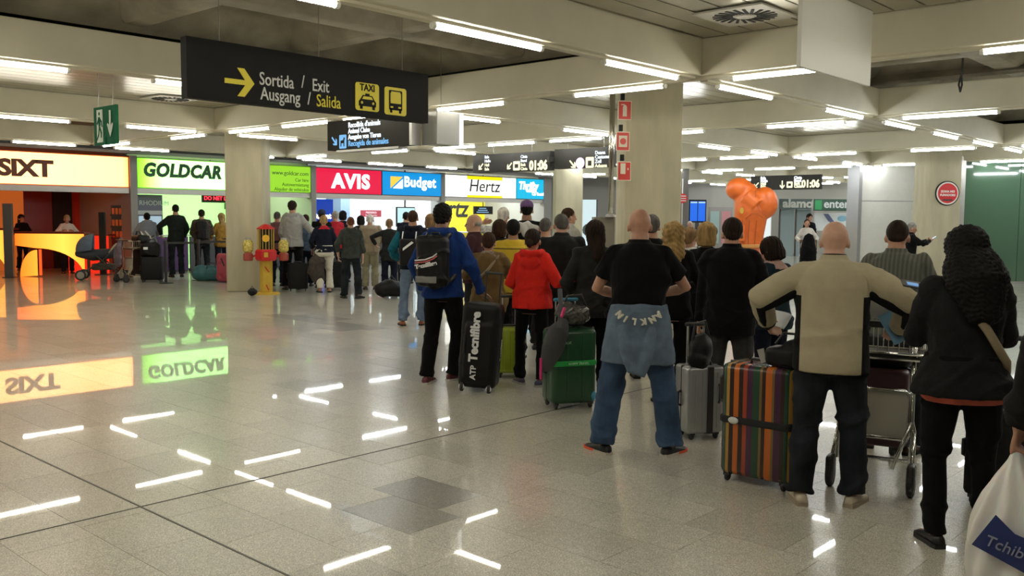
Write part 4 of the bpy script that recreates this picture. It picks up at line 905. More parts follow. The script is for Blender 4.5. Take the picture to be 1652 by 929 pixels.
        def msk2(co): z = co[:, 2]/h; return .45+np.exp(-((z-.56)/.07)**2)*.8+np.exp(-((np.abs(co[:, 0])-.24*s)/.06)**2)*.7
        displace(me, folds(seed+3, t.get('fold', .021)*s, t.get('ff', 17), .8, msk2)); info['top'] = link(t.get('name', 'jacket'), me, t['m'], E_)
        if t.get('band'):      # contrasting hem band
            pass
    # ---- shoes
    if shoes:
        for k in (0, 1):
            yw = feet[k][2]; an = knee[k][2]; sl = (.275 if not fem else .25)*s
            m_ = L(an.x, an.y+0.0, an.z-.042*h) @ rotz(-R_(yw)); mb = MB(); rs = []
            top_h = shoes.get('high', .075)*s
            for y_, wd_, hh in ((-.085, .012, .045), (-.075, .030, .07), (-.04, .037, .078), (0, .038, .082), (.04, .040, .072), (.085, .045, .055), (.13, .046, .045), (.165, .036, .036), (.185, .014, .026)):
                y2 = y_*sl/.27; hh = hh*s*(top_h/(.075*s)) if y_ < .05 else hh*s; z0 = .018
                rs.append([(wd_*s*math.copysign(abs(math.cos(a))**.7, math.cos(a)), y2, z0+(hh-z0)*max(0, math.sin(a))**.75) for a in [math.pi*j/9 for j in range(10)]]+[(-wd_*s*.6, y2, z0), (wd_*s*.6, y2, z0)])
            mb.rings([list(reversed(r)) for r in rs]); so = mb.build('shoe', shoes['m'], E_, smooth=True, m=m_)
            sb = MB(); out = [(.030, -.085), (.040, -.05), (.041, 0), (.044, .05), (.050, .10), (.048, .15), (.030, .185), (0, .197)]; out = [(x*s*1.03, y_*sl/.27) for x, y_ in out]
            pl = out+[(-x, y_) for x, y_ in reversed(out[:-1])]; sb.prism(pl, .0, shoes.get('sole_h', .022)); sb.build('sole', shoes.get('sole', M_black), so)
            if shoes.get('accent'):
                ab = MB(); ab.prism([(x*1.03, y_*1.01-.002) for x, y_ in pl if y_ > .05], .008, .024); ab.build('toe_trim', shoes['accent'], so)
    # ---- hair
    if hair:
        k = hair['k']; mb = MB(); c = Vector((0, -.02*hs, cz+.008*hs)); vv = max(.0068, vx*.7); dsp = None
        if k == 'short': mb.ell((0, -.022*hs, cz+.012*hs), (.084*hs, .1*hs, .096*hs), 20, 14); mb.ell((0, -.055*hs, cz-.035*hs), (.066*hs, .058*hs, .062*hs), 16, 10); dsp = strands(seed, .0022)
        elif k == 'buzz': mb.ell((0, -.019*hs, cz+.006*hs), (.0795*hs, .0955*hs, .0945*hs), 20, 14); mb.ell((0, -.052*hs, cz-.035*hs), (.063*hs, .055*hs, .055*hs), 16, 10); dsp = strands(seed, .0006)
        elif k == 'fringe': mb.ell((0, -.042*hs, cz-.02*hs), (.0805*hs, .068*hs, .05*hs), 20, 14); dsp = strands(seed, .0015)
        elif k == 'afro': mb.ell((0, -.02*hs, cz+.018*hs), (.094*hs, .108*hs, .104*hs), 20, 14); mb.ell((0, -.05*hs, cz-.035*hs), (.075*hs, .065*hs, .065*hs), 16, 10); dsp = curls(seed, .005, 95)
        elif k == 'bob': mb.ell((0, -.02*hs, cz+.012*hs), (.093*hs, .106*hs, .1*hs), 20, 14); mb.path([(0, -.03*hs, cz+.02*hs), (0, -.035*hs, cz-.06*hs), (0, -.035*hs, cz-.125*hs)], [.09*hs, .098*hs, .082*hs], 18); dsp = strands(seed, .004)
        elif k == 'long':
            ln = hair.get('len', .30); mb.ell((0, -.02*hs, cz+.012*hs), (.090*hs, .106*hs, .099*hs), 20, 14); mb.path([(0, -.035*hs, cz+.02*hs), (0, -.05*hs, cz-.08*hs), (0, -.075*hs, cz-.16*hs), (0, -.09*hs, cz-ln*.8), (0, -.085*hs, cz-ln)], [.088*hs, .088*hs, .075*hs, .06*hs, .03*hs], 16, flat=(Vector((0, 1, 0)), .75)); dsp = strands(seed, .005)
        elif k == 'curly':
            ln = hair.get('len', .28); wd_ = hair.get('wd', .13); mb.ell((0, -.025*hs, cz+.015*hs), (.105*hs, .118*hs, .108*hs), 20, 14)
            mb.path([(0, -.03*hs, cz), (0, -.045*hs, cz-.1*hs), (0, -.07*hs, cz-.2*hs), (0, -.08*hs, cz-ln)], [.105*hs, wd_*hs, wd_*1.08*hs, wd_*.75*hs], 18, flat=(Vector((0, 1, 0)), .75), round_=True); dsp = curls(seed, hair.get('amp', .011), hair.get('f', 75))
        elif k == 'bun': mb.ell((0, -.02*hs, cz+.01*hs), (.083*hs, .101*hs, .096*hs), 20, 14); mb.ell((0, -.055*hs, cz-.03*hs), (.07*hs, .06*hs, .06*hs)); mb.ell((0, -.11*hs, cz-.06*hs), (.035*hs, .035*hs, .045*hs)); dsp = strands(seed, .002)
        me = remesh(mb, vv, 3, 'hair')
        if dsp: displace(me, dsp)
        info['hair'] = link('hair', me, hair['m'], E_, HM)
    if hat:
        mb = MB().ell((0, -.012*hs, cz+.035*hs), (.09*hs, .112*hs, .082*hs), 20, 12); me = remesh(mb, .01, 3, 'cap'); c = link('cap', me, hat, E_, HM)
        MB().prism([(.07*hs*math.cos(a), .09*hs+.085*hs*math.sin(a)) for a in [math.pi*j/10 for j in range(11)]], cz+.005*hs, cz+.014*hs).build('brim', hat, c)
    return info
HAIRM = {n: mat('hair_'+n, c, .7, var=.45, vscale=30, stretch=(1, 1, .3), spec=.14) for n, c in dict(black=(.007, .006, .0055), brown=(.020, .011, .007), chestnut=(.038, .018, .009), grey=(.30, .28, .25), white=(.62, .58, .52), blond=(.36, .23, .09), sandy=(.20, .12, .055), auburn=(.11, .04, .02), salt=(.09, .082, .075)).items()}
BLACKC = cloth('black_cloth', (.0035, .0035, .004), .3); CHAR = cloth('charcoal_cloth', (.017, .0175, .017)); NAVY = cloth('navy_cloth', (.008, .010, .020)); DENIM = cloth('denim_dark', (.014, .017, .021), .7, vscale=5); DENIMB = cloth('denim_blue', (.045, .08, .145), .45, vscale=5); DENIML = cloth('denim_light', (.14, .20, .29), .35, vscale=6)
SHOE_BLK = dict(m=mat('shoe_black', (.012, .012, .012), .45)); SHOE_BRN = dict(m=mat('shoe_brown', (.07, .035, .018), .5)); SHOE_TRN = dict(m=mat('trainer_grey', (.10, .10, .12), .6), sole=mat('sole_white', (.55, .53, .48), .6))
# ================================================================== LUGGAGE AND FREE-STANDING THINGS
def ground_m(px, py, turn=0, depth=None, dz=0.0):
    p = at(px, py) if depth is None else atd(px, py, depth); f = Vector((p.x, p.y, 0)).normalized(); a = math.atan2(f.y, f.x)-math.pi/2-R_(turn)
    return L(p.x, p.y, dz) @ rotz(a)
M_rub = mat('rubber', (.015, .015, .015), .6); M_chrome = mat('chrome', (.68, .68, .66), .16, metal=1); M_pblk = mat('plastic_black', (.02, .02, .02), .35)
wheel_me = {}
def wheel(parent, m, r=.03, wd=.022, hub=None):
    key = (r, wd)
    if key not in wheel_me:
        wheel_me[key] = MB().path([(-wd/2, 0, 0), (-wd*.3, 0, 0), (wd*.3, 0, 0), (wd/2, 0, 0)], [r*.86, r, r, r*.86], 18).mesh('wheel', False); wheel_me[key].materials.append(M_rub)
    o = link('wheel', wheel_me[key], None, parent, m)
    return o
def suitcase(m, w, d, h, material, label, rods=0.0, rod_m=None, ribs=0, lift=.05, grip=None, cat='suitcase', r=.05, name='suitcase', hard=True, trim=None):
    e = empty(name, m, label, cat); t = trim or M_pblk
    MB().rbox((0, 0, lift+h/2), (w, d, h), r, 5).build('shell', material, e, smooth=True, auto=50)
    MB().rbox((0, 0, lift+h/2), (w+.006, .018, h+.006), .009, 2).build('zip_seam', t, e)
    for k in range(ribs):
        x = -w/2+w*(k+1)/(ribs+1); MB().rbox((x, 0, lift+h/2), (.016, d+.008, h*.86), .007, 2).build('rib', material, e)
    for sx in (-1, 1):
        for sy in (-1, 1):
            wheel(e, L(sx*(w/2-.05), sy*(d/2-.04), .03)); MB().box((sx*(w/2-.05), sy*(d/2-.04), .052), (.04, .045, .03)).build('castor_housing', t, e)
    MB().path([(-.08, -d*.1, lift+h), (-.075, -d*.1, lift+h+.028), (.075, -d*.1, lift+h+.028), (.08, -d*.1, lift+h)], .011, 8).build('top_handle', t, e, smooth=True)
    MB().path([(-w/2, 0, lift+h*.62), (-w/2-.026, 0, lift+h*.60), (-w/2-.026, 0, lift+h*.42), (-w/2, 0, lift+h*.40)], .011, 8).build('side_handle', t, e, smooth=True)
    if rods:
        for sx in (-1, 1): MB().cyl((sx*w*.22, d*.32, lift+h-.02), (sx*w*.22, d*.32, lift+h+rods), .008, n=8).build('telescopic_rod', rod_m or M_chrome, e)
        MB().path([(-w*.22-.01, d*.32, lift+h+rods), (w*.22+.01, d*.32, lift+h+rods)], .016, 8, round_=True).build('grip', grip or t, e, smooth=True)
    return e
def soft(name, m, shape, material, parent=None, vox=.012, sm=5, fold=.008, seed=1, ff=18):
    me = remesh(shape, vox, sm, name)
    if fold: displace(me, folds(seed, fold, ff))
    return link(name, me, material, parent, m)
NYL = mat('black_nylon', (.005, .005, .0055), .5, bump=.15, bscale=300, spec=.25)
# --- tall black racket bag standing on end
m = ground_m(771, 629, 12) @ Matrix.Rotation(R_(4), 4, 'Y')
e = empty('wheeled_bag', m, 'tall black wheeled sports bag lettered Tecnifibre beside the blue-jacketed man', 'bag')
mb = MB().rbox((0, 0, .44), (.37, .30, .80), .07, 5); mb.rbox((0, -.13, .40), (.27, .08, .52), .03, 3)
soft('body', None, mb, NYL, e, .011, 4, .006, 5)
for k, (tx, sz, z, x, bd) in enumerate((('Tecnifibre', .115, .30, -.015, .005), ('ATP', .075, .13, -.02, .002))):
    text('lettering', tx, sz, mat('bag_white_print', (.72, .72, .72), .5), L(x+.02, -.183, z) @ Matrix.Rotation(R_(-90), 4, 'Y') @ Matrix.Rotation(R_(90), 4, 'X'), e, bold=bd, sx=1.0, depth=.003)
text('small_print', 'Tecnifibre', .05, MATS['bag_white_print'], L(.191, .03, .30) @ Matrix.Rotation(R_(90), 4, 'Z') @ Matrix.Rotation(R_(-90), 4, 'Y') @ Matrix.Rotation(R_(90), 4, 'X'), e, depth=.003)
MB().path([(-.13, -.165, .36), (-.13, -.17, .55)], .012, 6).build('side_handle', M_pblk, e)
for sx in (-1, 1):
    wheel(e, L(sx*.13, -.13, .045), .045, .03); hb = MB()
    hb.lathe([(.001, 0), (.028, 0), (.028, .004), (.001, .004)], n=14); hb.build('hub_cap', mat('hub_white', (.7, .7, .68), .4), e, m=L(sx*.13+.0, -.155, .05) @ Matrix.Rotation(R_(90), 4, 'X'))
    MB().cyl((sx*.07+.05, .13, .8), (sx*.07+.05, .13, 1.12), .009).build('telescopic_rod', M_dkmetal, e)
MB().path([(-.03, .13, 1.12), (.13, .13, 1.12)], .014, 8, round_=True).build('grip', M_pblk, e)
# --- lime cabin case
suitcase(ground_m(822, 607, -8), .31, .22, .46, mat('lime_shell', (.30, .38, .02), .4, var=.1), 'small lime green cabin suitcase between the black sports bag and red hoodie', .32, ribs=3)
# --- green hard case
m = ground_m(917, 655, -22); GREEN = mat('green_shell', (.004, .055, .018), .35, var=.15, vscale=20, coat=.2)
e = suitcase(m, .42, .29, .64, GREEN, 'dark green hard suitcase with a bright green luggage strap', .24, ribs=2, r=.06, grip=mat('blue_grip', (.03, .22, .36), .4))
MB().rbox((0, 0, .40), (.435, .305, .05), .06, 5).build('luggage_strap', mat('strap_green', (.01, .36, .06), .5), e); text('strap_print', 'HAPPY TRAVEL', .028, mat('strap_print', (.45, .75, .5), .5), L(.03, -.156, .39) @ Matrix.Rotation(R_(90), 4, 'X'), e, 'CENTER')
text('maker_print', 'ROK', .03, mat('strap_print', (.45, .75, .5), .5), L(-.1, -.148, .57) @ Matrix.Rotation(R_(90), 4, 'X'), e)
MB().ell((.17, -.10, .11), (.045, .05, .06), 12, 8).build('corner_guard', mat('corner_blue', (.06, .30, .50), .4), e, smooth=True)
# bag thrown over the green case, with strap
mm = m @ L(.02, -.02, .70)
e = empty('handbag', mm, 'black glossy patterned handbag lying on the green suitcase', 'bag')
mb = MB().ell((.02, 0, .10), (.15, .11, .10)); mb.ell((-.06, .02, .14), (.10, .08, .10)); soft('body', None, mb, mat('patent_black', (.02, .018, .018), .22, var=.8, vscale=40, col2=(.10, .09, .08)), e, .012, 3, .02, 9, 30)
MB().path([(-.1, 0, .17), (-.05, 0, .27), (.08, 0, .28), (.13, 0, .17)], .012, 8).build('handle', M_pblk, e, smooth=True)
e = empty('shoulder_bag', m @ L(-.22, -.12, .38), 'dark grey shoulder bag with pink tag slung over the green suitcase', 'bag')
mb = MB().path([(-.06, -.08, .02), (-.01, -.07, .16), (.05, -.05, .30), (.10, -.02, .36)], [.06, .10, .10, .06], 12, flat=(Vector((.3, .95, 0)), .55), round_=True); soft('body', None, mb, mat('bag_grey', (.035, .034, .035), .7), e, .012, 3, .01, 3)
MB().path([(-.02, -.10, .02), (.03, -.10, .25), (.07, -.06, .48), (.08, .0, .66)], .022, 8, flat=(Vector((0, 1, 0)), .3)).build('strap', mat('strap_grey', (.09, .09, .10), .8), e)
M_pink = mat('pink_plastic', (.62, .03, .18), .5); MB().box((-.12, -.09, .0), (.018, .012, .18)).build('pink_tag', M_pink, e); MB().path([(.06, -.10, .44), (.09, -.08, .5)], .014, 8, round_=True).build('pink_clip', M_pink, e)
# --- silver case with black strap
m = ground_m(1126, 704, -28); SILV = mat('silver_shell', (.36, .37, .37), .32, metal=.55, var=.06)
e = suitcase(m, .30, .24, .50, SILV, 'silver ribbed cabin suitcase with a black strap behind the man in polo', .30, ribs=4, r=.035)
MB().box((.03, -.124, .30), (.045, .012, .50)).build('strap', M_pblk, e); MB().path([(.10, -.125, .42), (.10, -.14, .40), (.10, -.14, .30), (.10, -.125, .28)], .01, 8).build('front_handle', M_pblk, e)
e = empty('handbag', m @ L(-.02, -.05, .57), 'slouchy black handbag resting on the silver suitcase', 'bag'); mb = MB().ell((0, 0, .10), (.10, .08, .13)); mb.ell((-.03, -.02, .03), (.09, .07, .07)); soft('body', None, mb, NYL, e, .012, 3, .012, 13)
MB().path([(-.07, 0, .18), (-.05, 0, .30), (.03, 0, .32), (.07, 0, .19)], .01, 8).build('handle', M_pblk, e)
# --- striped hard case
ORG, PUR, GRN, BRN, OLV = (.46, .115, .016), (.055, .018, .045), (.018, .055, .03), (.03, .015, .012), (.17, .10, .03)
STR = stripes('striped_shell', [(0, PUR), (.09, GRN), (.20, OLV), (.24, BRN), (.30, ORG), (.40, OLV), (.44, PUR), (.54, BRN), (.60, GRN), (.66, (.40, .22, .05)), (.71, BRN), (.78, ORG), (.86, BRN), (.93, (.30, .05, .02))], .40, 0, .25, off=.05)
m = ground_m(1230, 777, 24)
e = suitcase(m, .47, .30, .70, STR, 'large hard suitcase with orange, green and purple vertical stripes', 0, r=.055)
for dy in (-.006,): MB().rbox((0, 0, .40), (.485, .318, .045), .05, 5).build('luggage_belt', M_black, e)
MB().ell((-.13, -.165, .40), (.035, .012, .022), 12, 8).build('buckle', mat('buckle_white', (.62, .62, .58), .35), e, smooth=True)
MB().path([(-.245, -.05, .66), (-.27, -.05, .64), (-.27, -.05, .50), (-.245, -.05, .48)], .014, 8).build('side_handle', M_pblk, e)
e = empty('handbag', m @ L(.15, -.02, .755), 'small black bag lying on the striped suitcase', 'bag'); mb = MB().rbox((.0, 0, .06), (.25, .2, .12), .05, 4); mb.ell((.05, 0, .10), (.10, .09, .07)); soft('body', None, mb, NYL, e, .012, 3, .01, 17)
MB().box((-.11, -.06, .10), (.04, .015, .085)).build('metal_tag', M_alu, e, m=Matrix.Rotation(R_(-20), 4, 'Y') @ L(0, 0, 0)); MB().path([(-.08, 0, .13), (-.03, 0, .2), (.06, 0, .2), (.1, 0, .12)], .009, 8).build('handle', M_pblk, e)
# --- luggage trolley (nearest)
def trolley(m, lab, loaded=None, col=None):
    e = empty('luggage_trolley', m, lab, 'trolley'); c = col or M_chrome
    for sx in (-1, 1):
        x = sx*.21
        MB().path([(x, -.06, .16), (x*1.04, .0, .36), (x*.96, .02, .42), (x*.96, .04, .98)], .015, 10).build('upright', c, e, smooth=True)
        MB().path([(x*1.04, .0, .36), (x*1.12, -.16, .12)], .013, 8).build('wheel_strut', c, e, smooth=True)
        MB().path([(x*.96, .0, .42), (x*.55, -.10, .14)], .012, 8).build('wheel_strut', c, e, smooth=True)
        MB().path([(x*.95, .04, .14), (x*.75, .5, .13), (x*.45, .86, .12)], .016, 8).build('base_rail', c, e, smooth=True)
        MB().box((x*1.1, -.16, .12), (.05, .11, .16)).build('castor_housing', M_dkmetal, e, bevel=.02); wheel(e, L(x*1.1, -.16, .08), .08, .04)
    MB().path([(-.12, .86, .11), (.12, .86, .11)], .015, 8).build('front_rail', c, e); wheel(e, L(0, .84, .06), .06, .04)
    MB().path([(-.25, -.10, 1.0), (-.22, .02, 1.0), (.22, .02, 1.0), (.25, -.10, 1.0)], .014, 8).build('handle_tube', c, e, smooth=True)
    MB().path([(-.26, -.12, 1.02), (.26, -.12, 1.02)], .02, 10, round_=True).build('push_bar', M_pblk, e, smooth=True)
    # wire basket
    for z in (.84, 1.0): MB().path([(-.27, -.04, z), (.27, -.04, z), (.27, .20, z), (-.27, .20, z), (-.27, -.04, z)], .009, 8).build('basket_rim', c, e)
    wm = MB().cyl((0, 0, .84), (0, 0, 1.0), .004, n=6).mesh('basket_wire'); wm.materials.append(c)
    for k in range(9):
        for y in (-.04, .20): link('basket_wire', wm, None, e, L(-.24+.06*k, y))
    for k in range(4): link('basket_wire', wm, None, e, L(-.27, .0+.05*k)); link('basket_wire', wm, None, e, L(.27, .0+.05*k))
    MB().box((0, .08, .835), (.52, .22, .006)).build('basket_floor', M_dkmetal, e)
    # lower back loop with panel
    MB().path([(-.26, .03, .80), (.26, .03, .80)], .015, 8).build('cross_bar', c, e)
    MB().path([(-.19, .03, .60), (.16, .03, .60), (.19, .03, .57), (.19, .03, .33), (.16, .03, .30), (-.19, .03, .30)], .013, 8).build('back_loop', c, e, smooth=True)
    MB().box((0, .045, .45), (.34, .006, .28)).build('back_panel', mat('trolley_panel', (.48, .46, .38), .45), e)
    MB().path([(-.2, .05, .16), (.2, .05, .16)], .014, 8).build('axle_bar', c, e)
    return e
m = ground_m(1409, 782, 8); trolley(m, 'chrome luggage trolley pushed by the man in beige fleece')
e = suitcase(m @ L(-.03, .34, .145), .36, .26, .50, mat('dark_red_case', (.05, .012, .016), .5), 'dark red suitcase loaded on the chrome trolley', lift=.05, cat='suitcase')
e = empty('sports_bag', m @ L(-.02, .38, .70), 'black bag lying on top of the trolley load', 'bag'); soft('body', None, MB().rbox((0, 0, .10), (.36, .24, .20), .08, 4), NYL, e, .014, 4, .012, 21); MB().path([(-.12, 0, .2), (-.08, 0, .27), (.08, 0, .27), (.12, 0, .2)], .012, 8).build('handle', M_pblk, e)
# papers held over the trolley
M_paper = mat('paper_white', (.62, .64, .68), .7); M_folder = mat('folder_blue', (.13, .28, .42), .6)
def sheet(name, m, w, h, mt, lab, bend=.04):
    vs = []; fs = []; n = 6
    for i in range(n+1):
        for j in range(n+1): u, v = i/n-.5, j/n-.5; vs.append((u*w, v*h, bend*(math.sin(u*5)*.6+v*v*2)))
    for i in range(n):
        for j in range(n): a = i*(n+1)+j; fs.append((a, a+n+1, a+n+2, a+1))
    o = MB().add(vs, fs).build(name, mt, smooth=True, m=m); sd = o.modifiers.new('thick', 'SOLIDIFY'); sd.thickness = .002; tag(o, lab, 'paper'); return o
# ================================================================== THINGS FARTHER BACK
# --- candy vending machine beside the column
e = empty('candy_machine', ground_m(430, 474, 0), 'red and yellow candy vending machine on a yellow post beside the concrete column', 'vending machine')
M_cyel = mat('candy_yellow', (.55, .36, .03), .45, var=.1); M_cred = mat('candy_red', (.48, .012, .012), .3)
MB().lathe([(.28, 0), (.28, .025), (.26, .035)], n=24).build('base_plate', M_cyel, e)
MB().prism([(.13*math.cos(math.pi/3*k), .13*math.sin(math.pi/3*k)) for k in range(6)], .03, .70).build('post', M_cyel, e)
MB().path([(-.02, -.125, .58), (.03, -.13, .5), (.06, -.12, .47)], .012, 6).build('red_swirl', M_cred, e); MB().path([(.0, -.125, .2), (.03, -.13, .12), (.05, -.12, .09)], .012, 6).build('red_swirl', M_cred, e)
MB().lathe([(.20, .70), (.235, .74), (.235, .90), (.20, .94)], n=8, a0=.39).build('coin_housing', M_cred, e); MB().box((.0, -.22, .83), (.08, .03, .1)).build('coin_slot', M_cyel, e)
MB().lathe([(.15, .94), (.15, 1.36)], n=8, a0=.39).build('display_core', M_black, e)
for k in range(16): a = 2*math.pi*k/16; MB().cyl((.165*math.cos(a), .165*math.sin(a), .94), (.165*math.cos(a), .165*math.sin(a), 1.36), .007, n=6).build('cage_bar', M_cyel, e)
MB().lathe([(.001, 0), (.075, 0), (.075, .012), (.001, .012)], n=18).build('yellow_disc', mat('disc_yellow', (.75, .42, .02), .4), e, m=L(0, -.175, 1.17) @ Matrix.Rotation(R_(90), 4, 'X'))
MB().lathe([(.20, 1.36), (.20, 1.38), (.06, 1.46), (.001, 1.47)], n=8, a0=.39).build('roof', M_cred, e)
for sx in (-1, 1):
    MB().path([(sx*.2, 0, .82), (sx*.28, 0, .78)], .02, 8).build('arm', M_cred, e); MB().lathe([(.09, .70), (.10, .72), (.10, .84), (.07, .87)], (sx*.36, 0, 0), 14).build('side_housing', mat('side_box', (.30, .05, .03), .35), e)
    MB().lathe([(.07, .87), (.105, .92), (.105, 1.08), (.06, 1.14), (.001, 1.15)], (sx*.36, 0, 0), 16).build('globe', mat('globe_candy', (.62, .5, .12), .15, var=.5, vscale=30), e, smooth=True); MB().lathe([(.06, 1.13), (.06, 1.17), (.001, 1.18)], (sx*.36, 0, 0), 12).build('globe_lid', M_alu, e)
e = empty('bag', ground_m(407, 477, 0), 'small black round bag on the floor beside the candy machine', 'bag'); soft('body', None, MB().ell((0, 0, .08), (.1, .09, .08)), NYL, e, .015, 3, .008); MB().path([(-.04, 0, .14), (0, 0, .2), (.04, 0, .14)], .008, 6).build('handle', M_pblk, e)
# --- belt barrier posts
def stanchion(px, py, lab):
    e = empty('barrier_post', ground_m(px, py), lab, 'barrier'); MB().lathe([(.17, 0), (.17, .012), (.05, .03)], n=20).build('base', M_pblk, e); MB().cyl((0, 0, .02), (0, 0, .98), .035, n=14).build('post', M_pblk, e); MB().lathe([(.04, .93), (.045, .95), (.045, 1.02), (.03, 1.03)], n=14).build('belt_head', M_dkmetal, e); MB().box((.35, 0, .97), (.62, .006, .05)).build('belt', M_pblk, e)
stanchion(268, 457, 'black belt barrier post beside the black luggage pile'); stanchion(321, 452, 'black belt barrier post in front of the teal bag')
# --- backpacks on the floor by the GOLDCAR desk
e = empty('backpack', ground_m(364, 455), 'pink travel backpack standing on the floor by the column', 'backpack'); mb = MB().rbox((0, 0, .36), (.42, .30, .70), .12, 4); mb.ell((0, -.14, .3), (.15, .08, .2)); soft('body', None, mb, mat('pink_nylon', (.36, .05, .075), .6), e, .02, 4, .015, 4); MB().path([(-.1, -.2, .6), (0, -.18, .35), (.1, -.2, .15)], .018, 6).build('strap', M_pblk, e)
e = empty('sports_bag', ground_m(341, 453), 'teal sports bag lying beside the pink backpack', 'bag'); soft('body', None, MB().path([(-.28, 0, .2), (.28, 0, .2)], .2, 14, round_=True), mat('teal_nylon', (.03, .13, .14), .6), e, .02, 4, .015, 6); MB().path([(-.12, -.17, .25), (-.08, -.12, .45), (.08, -.12, .45), (.12, -.17, .25)], .015, 6).build('handle', M_pblk, e)
# --- pram
e = empty('pram', ground_m(172, 451, 8), 'blue-grey hooded pram in front of the SIXT booth', 'pram'); M_pram = mat('pram_cloth', (.10, .14, .19), .8, var=.15)
mb = MB()
for k in range(7):
    a = math.pi*(.02+.16*k)
hd = MB(); rs = []
for k in range(9):
    t = -10+k*13; a = R_(t); rr = [( -.30-.40*math.cos(a)*math.sin(math.pi*j/10)*1.0, .24*math.cos(math.pi*j/10), .72+.40*math.sin(a)*math.sin(math.pi*j/10)+.03) for j in range(11)]; rs.append(rr)
vs = [q for r in rs for q in r]; fs = [(i*11+j, i*11+j+1, (i+1)*11+j+1, (i+1)*11+j) for i in range(8) for j in range(10)]
o = hd.add(vs, fs).build('hood', M_pram, e, smooth=True); sd = o.modifiers.new('t', 'SOLIDIFY'); sd.thickness = .015
mb = MB().path([(-.62, 0, .66), (-.3, 0, .62), (.12, 0, .66)], [.1, .15, .13], 14, flat=(Vector((0, 1, 0)), 1.5), round_=True); soft('carrycot', None, mb, mat('pram_dark', (.03, .035, .045), .8), e, .02, 3, .005)
MB().path([(.1, -.2, .68), (.22, -.2, .86), (.25, 0, .9), (.22, .2, .86), (.1, .2, .68)], .022, 8).build('handle', mat('pram_beige', (.45, .38, .28), .6), e, smooth=True)
for sy in (-.24, .24):
    MB().path([(-.55, sy, .18), (-.1, sy, .45), (.2, sy, .75)], .016, 8).build('frame_tube', M_dkmetal, e); MB().path([(-.2, sy, .62), (.1, sy, .35), (.34, sy, .16)], .016, 8).build('frame_tube', M_dkmetal, e)
    for x, r in ((-.56, .13), (.36, .13)):
        wheel(e, L(x, sy, r) @ rotz(math.pi/2), r, .045); MB().lathe([(.05, -.028), (.09, -.026), (.09, .026), (.05, .028)], n=16).build('wheel_rim', mat('rim_tan', (.35, .31, .24), .4), e, m=L(x, sy, r) @ Matrix.Rotation(math.pi/2, 4, 'X'))
soft('basket', None, MB().rbox((-.05, 0, .33), (.55, .36, .16), .05, 3), mat('pram_basket', (.06, .045, .03), .8), e, .02, 3, .01)
# --- tan trolley with pile of dark luggage
m = ground_m(206, 455, 62); trolley(m, 'tan luggage trolley loaded with dark bags beside the pram', col=mat('tan_metal', (.42, .37, .28), .35, metal=.6))
e = suitcase(m @ L(0, .36, .14), .44, .28, .62, NYL, 'black upright suitcase on the tan trolley', lift=.04)
e = empty('sports_bag', m @ L(0, .30, .84), 'black holdall on top of the tan trolley load', 'bag'); soft('body', None, MB().rbox((0, .05, .16), (.46, .34, .30), .12, 4), NYL, e, .02, 4, .02, 8); MB().path([(-.12, 0, .3), (-.06, 0, .4), (.08, 0, .4), (.12, 0, .3)], .015, 6).build('handle', M_pblk, e)
e = empty('folded_coat', m @ L(-.1, -.05, 1.03), 'grey lilac coat hanging over the tan trolley', 'coat'); soft('cloth', None, MB().path([(.0, -.05, -.02), (.02, -.14, -.22), (.05, -.15, -.48)], [.1, .17, .2], 12, flat=(Vector((0, 1, 0)), .3), round_=True), cloth('lilac_grey', (.16, .13, .16)), e, .02, 3, .02)
suitcase(ground_m(246, 455, 10), .50, .30, .56, NYL, 'large black suitcase standing between the trolley and barrier post', lift=.06)
e = empty('folded_stroller', ground_m(226, 448, 20), 'folded black stroller with white handles leaning on the black luggage', 'stroller')
for sy in (-.18, .18):
    MB().path([(-.3, sy, .1), (.0, sy, .6), (.25, sy, 1.05), (.32, sy, 1.1)], .016, 8).build('frame_tube', M_dkmetal, e); MB().path([(.25, sy, 1.02), (.1, sy, 1.2)], .022, 8, round_=True).build('handle', mat('handle_white', (.7, .68, .62), .4), e); wheel(e, L(-.3, sy, .09) @ rotz(math.pi/2), .09, .04); wheel(e, L(.2, sy, .09) @ rotz(math.pi/2), .09, .04); MB().path([(.2, sy, .1), (-.1, sy, .8)], .016, 8).build('frame_tube', M_dkmetal, e)
soft('seat', None, MB().path([(-.15, 0, .35), (.05, 0, .72), (.2, 0, 1.0)], [.14, .18, .12], 12, flat=(Vector((1, 0, -.4)).normalized(), .5), round_=True), BLACKC, e, .02, 3, .02)
e = empty('holdall', ground_m(245, 455, 10, dz=.63), 'black holdall with white label on top of the large black suitcase', 'bag'); soft('body', None, MB().rbox((0, 0, .17), (.48, .28, .34), .12, 4), NYL, e, .02, 4, .03, 71); MB().box((-.1, -.15, .2), (.1, .01, .06)).build('label_tag', M_wht, e); MB().path([(-.12, 0, .32), (-.06, 0, .42), (.08, 0, .42), (.12, 0, .32)], .015, 6).build('handle', M_pblk, e)
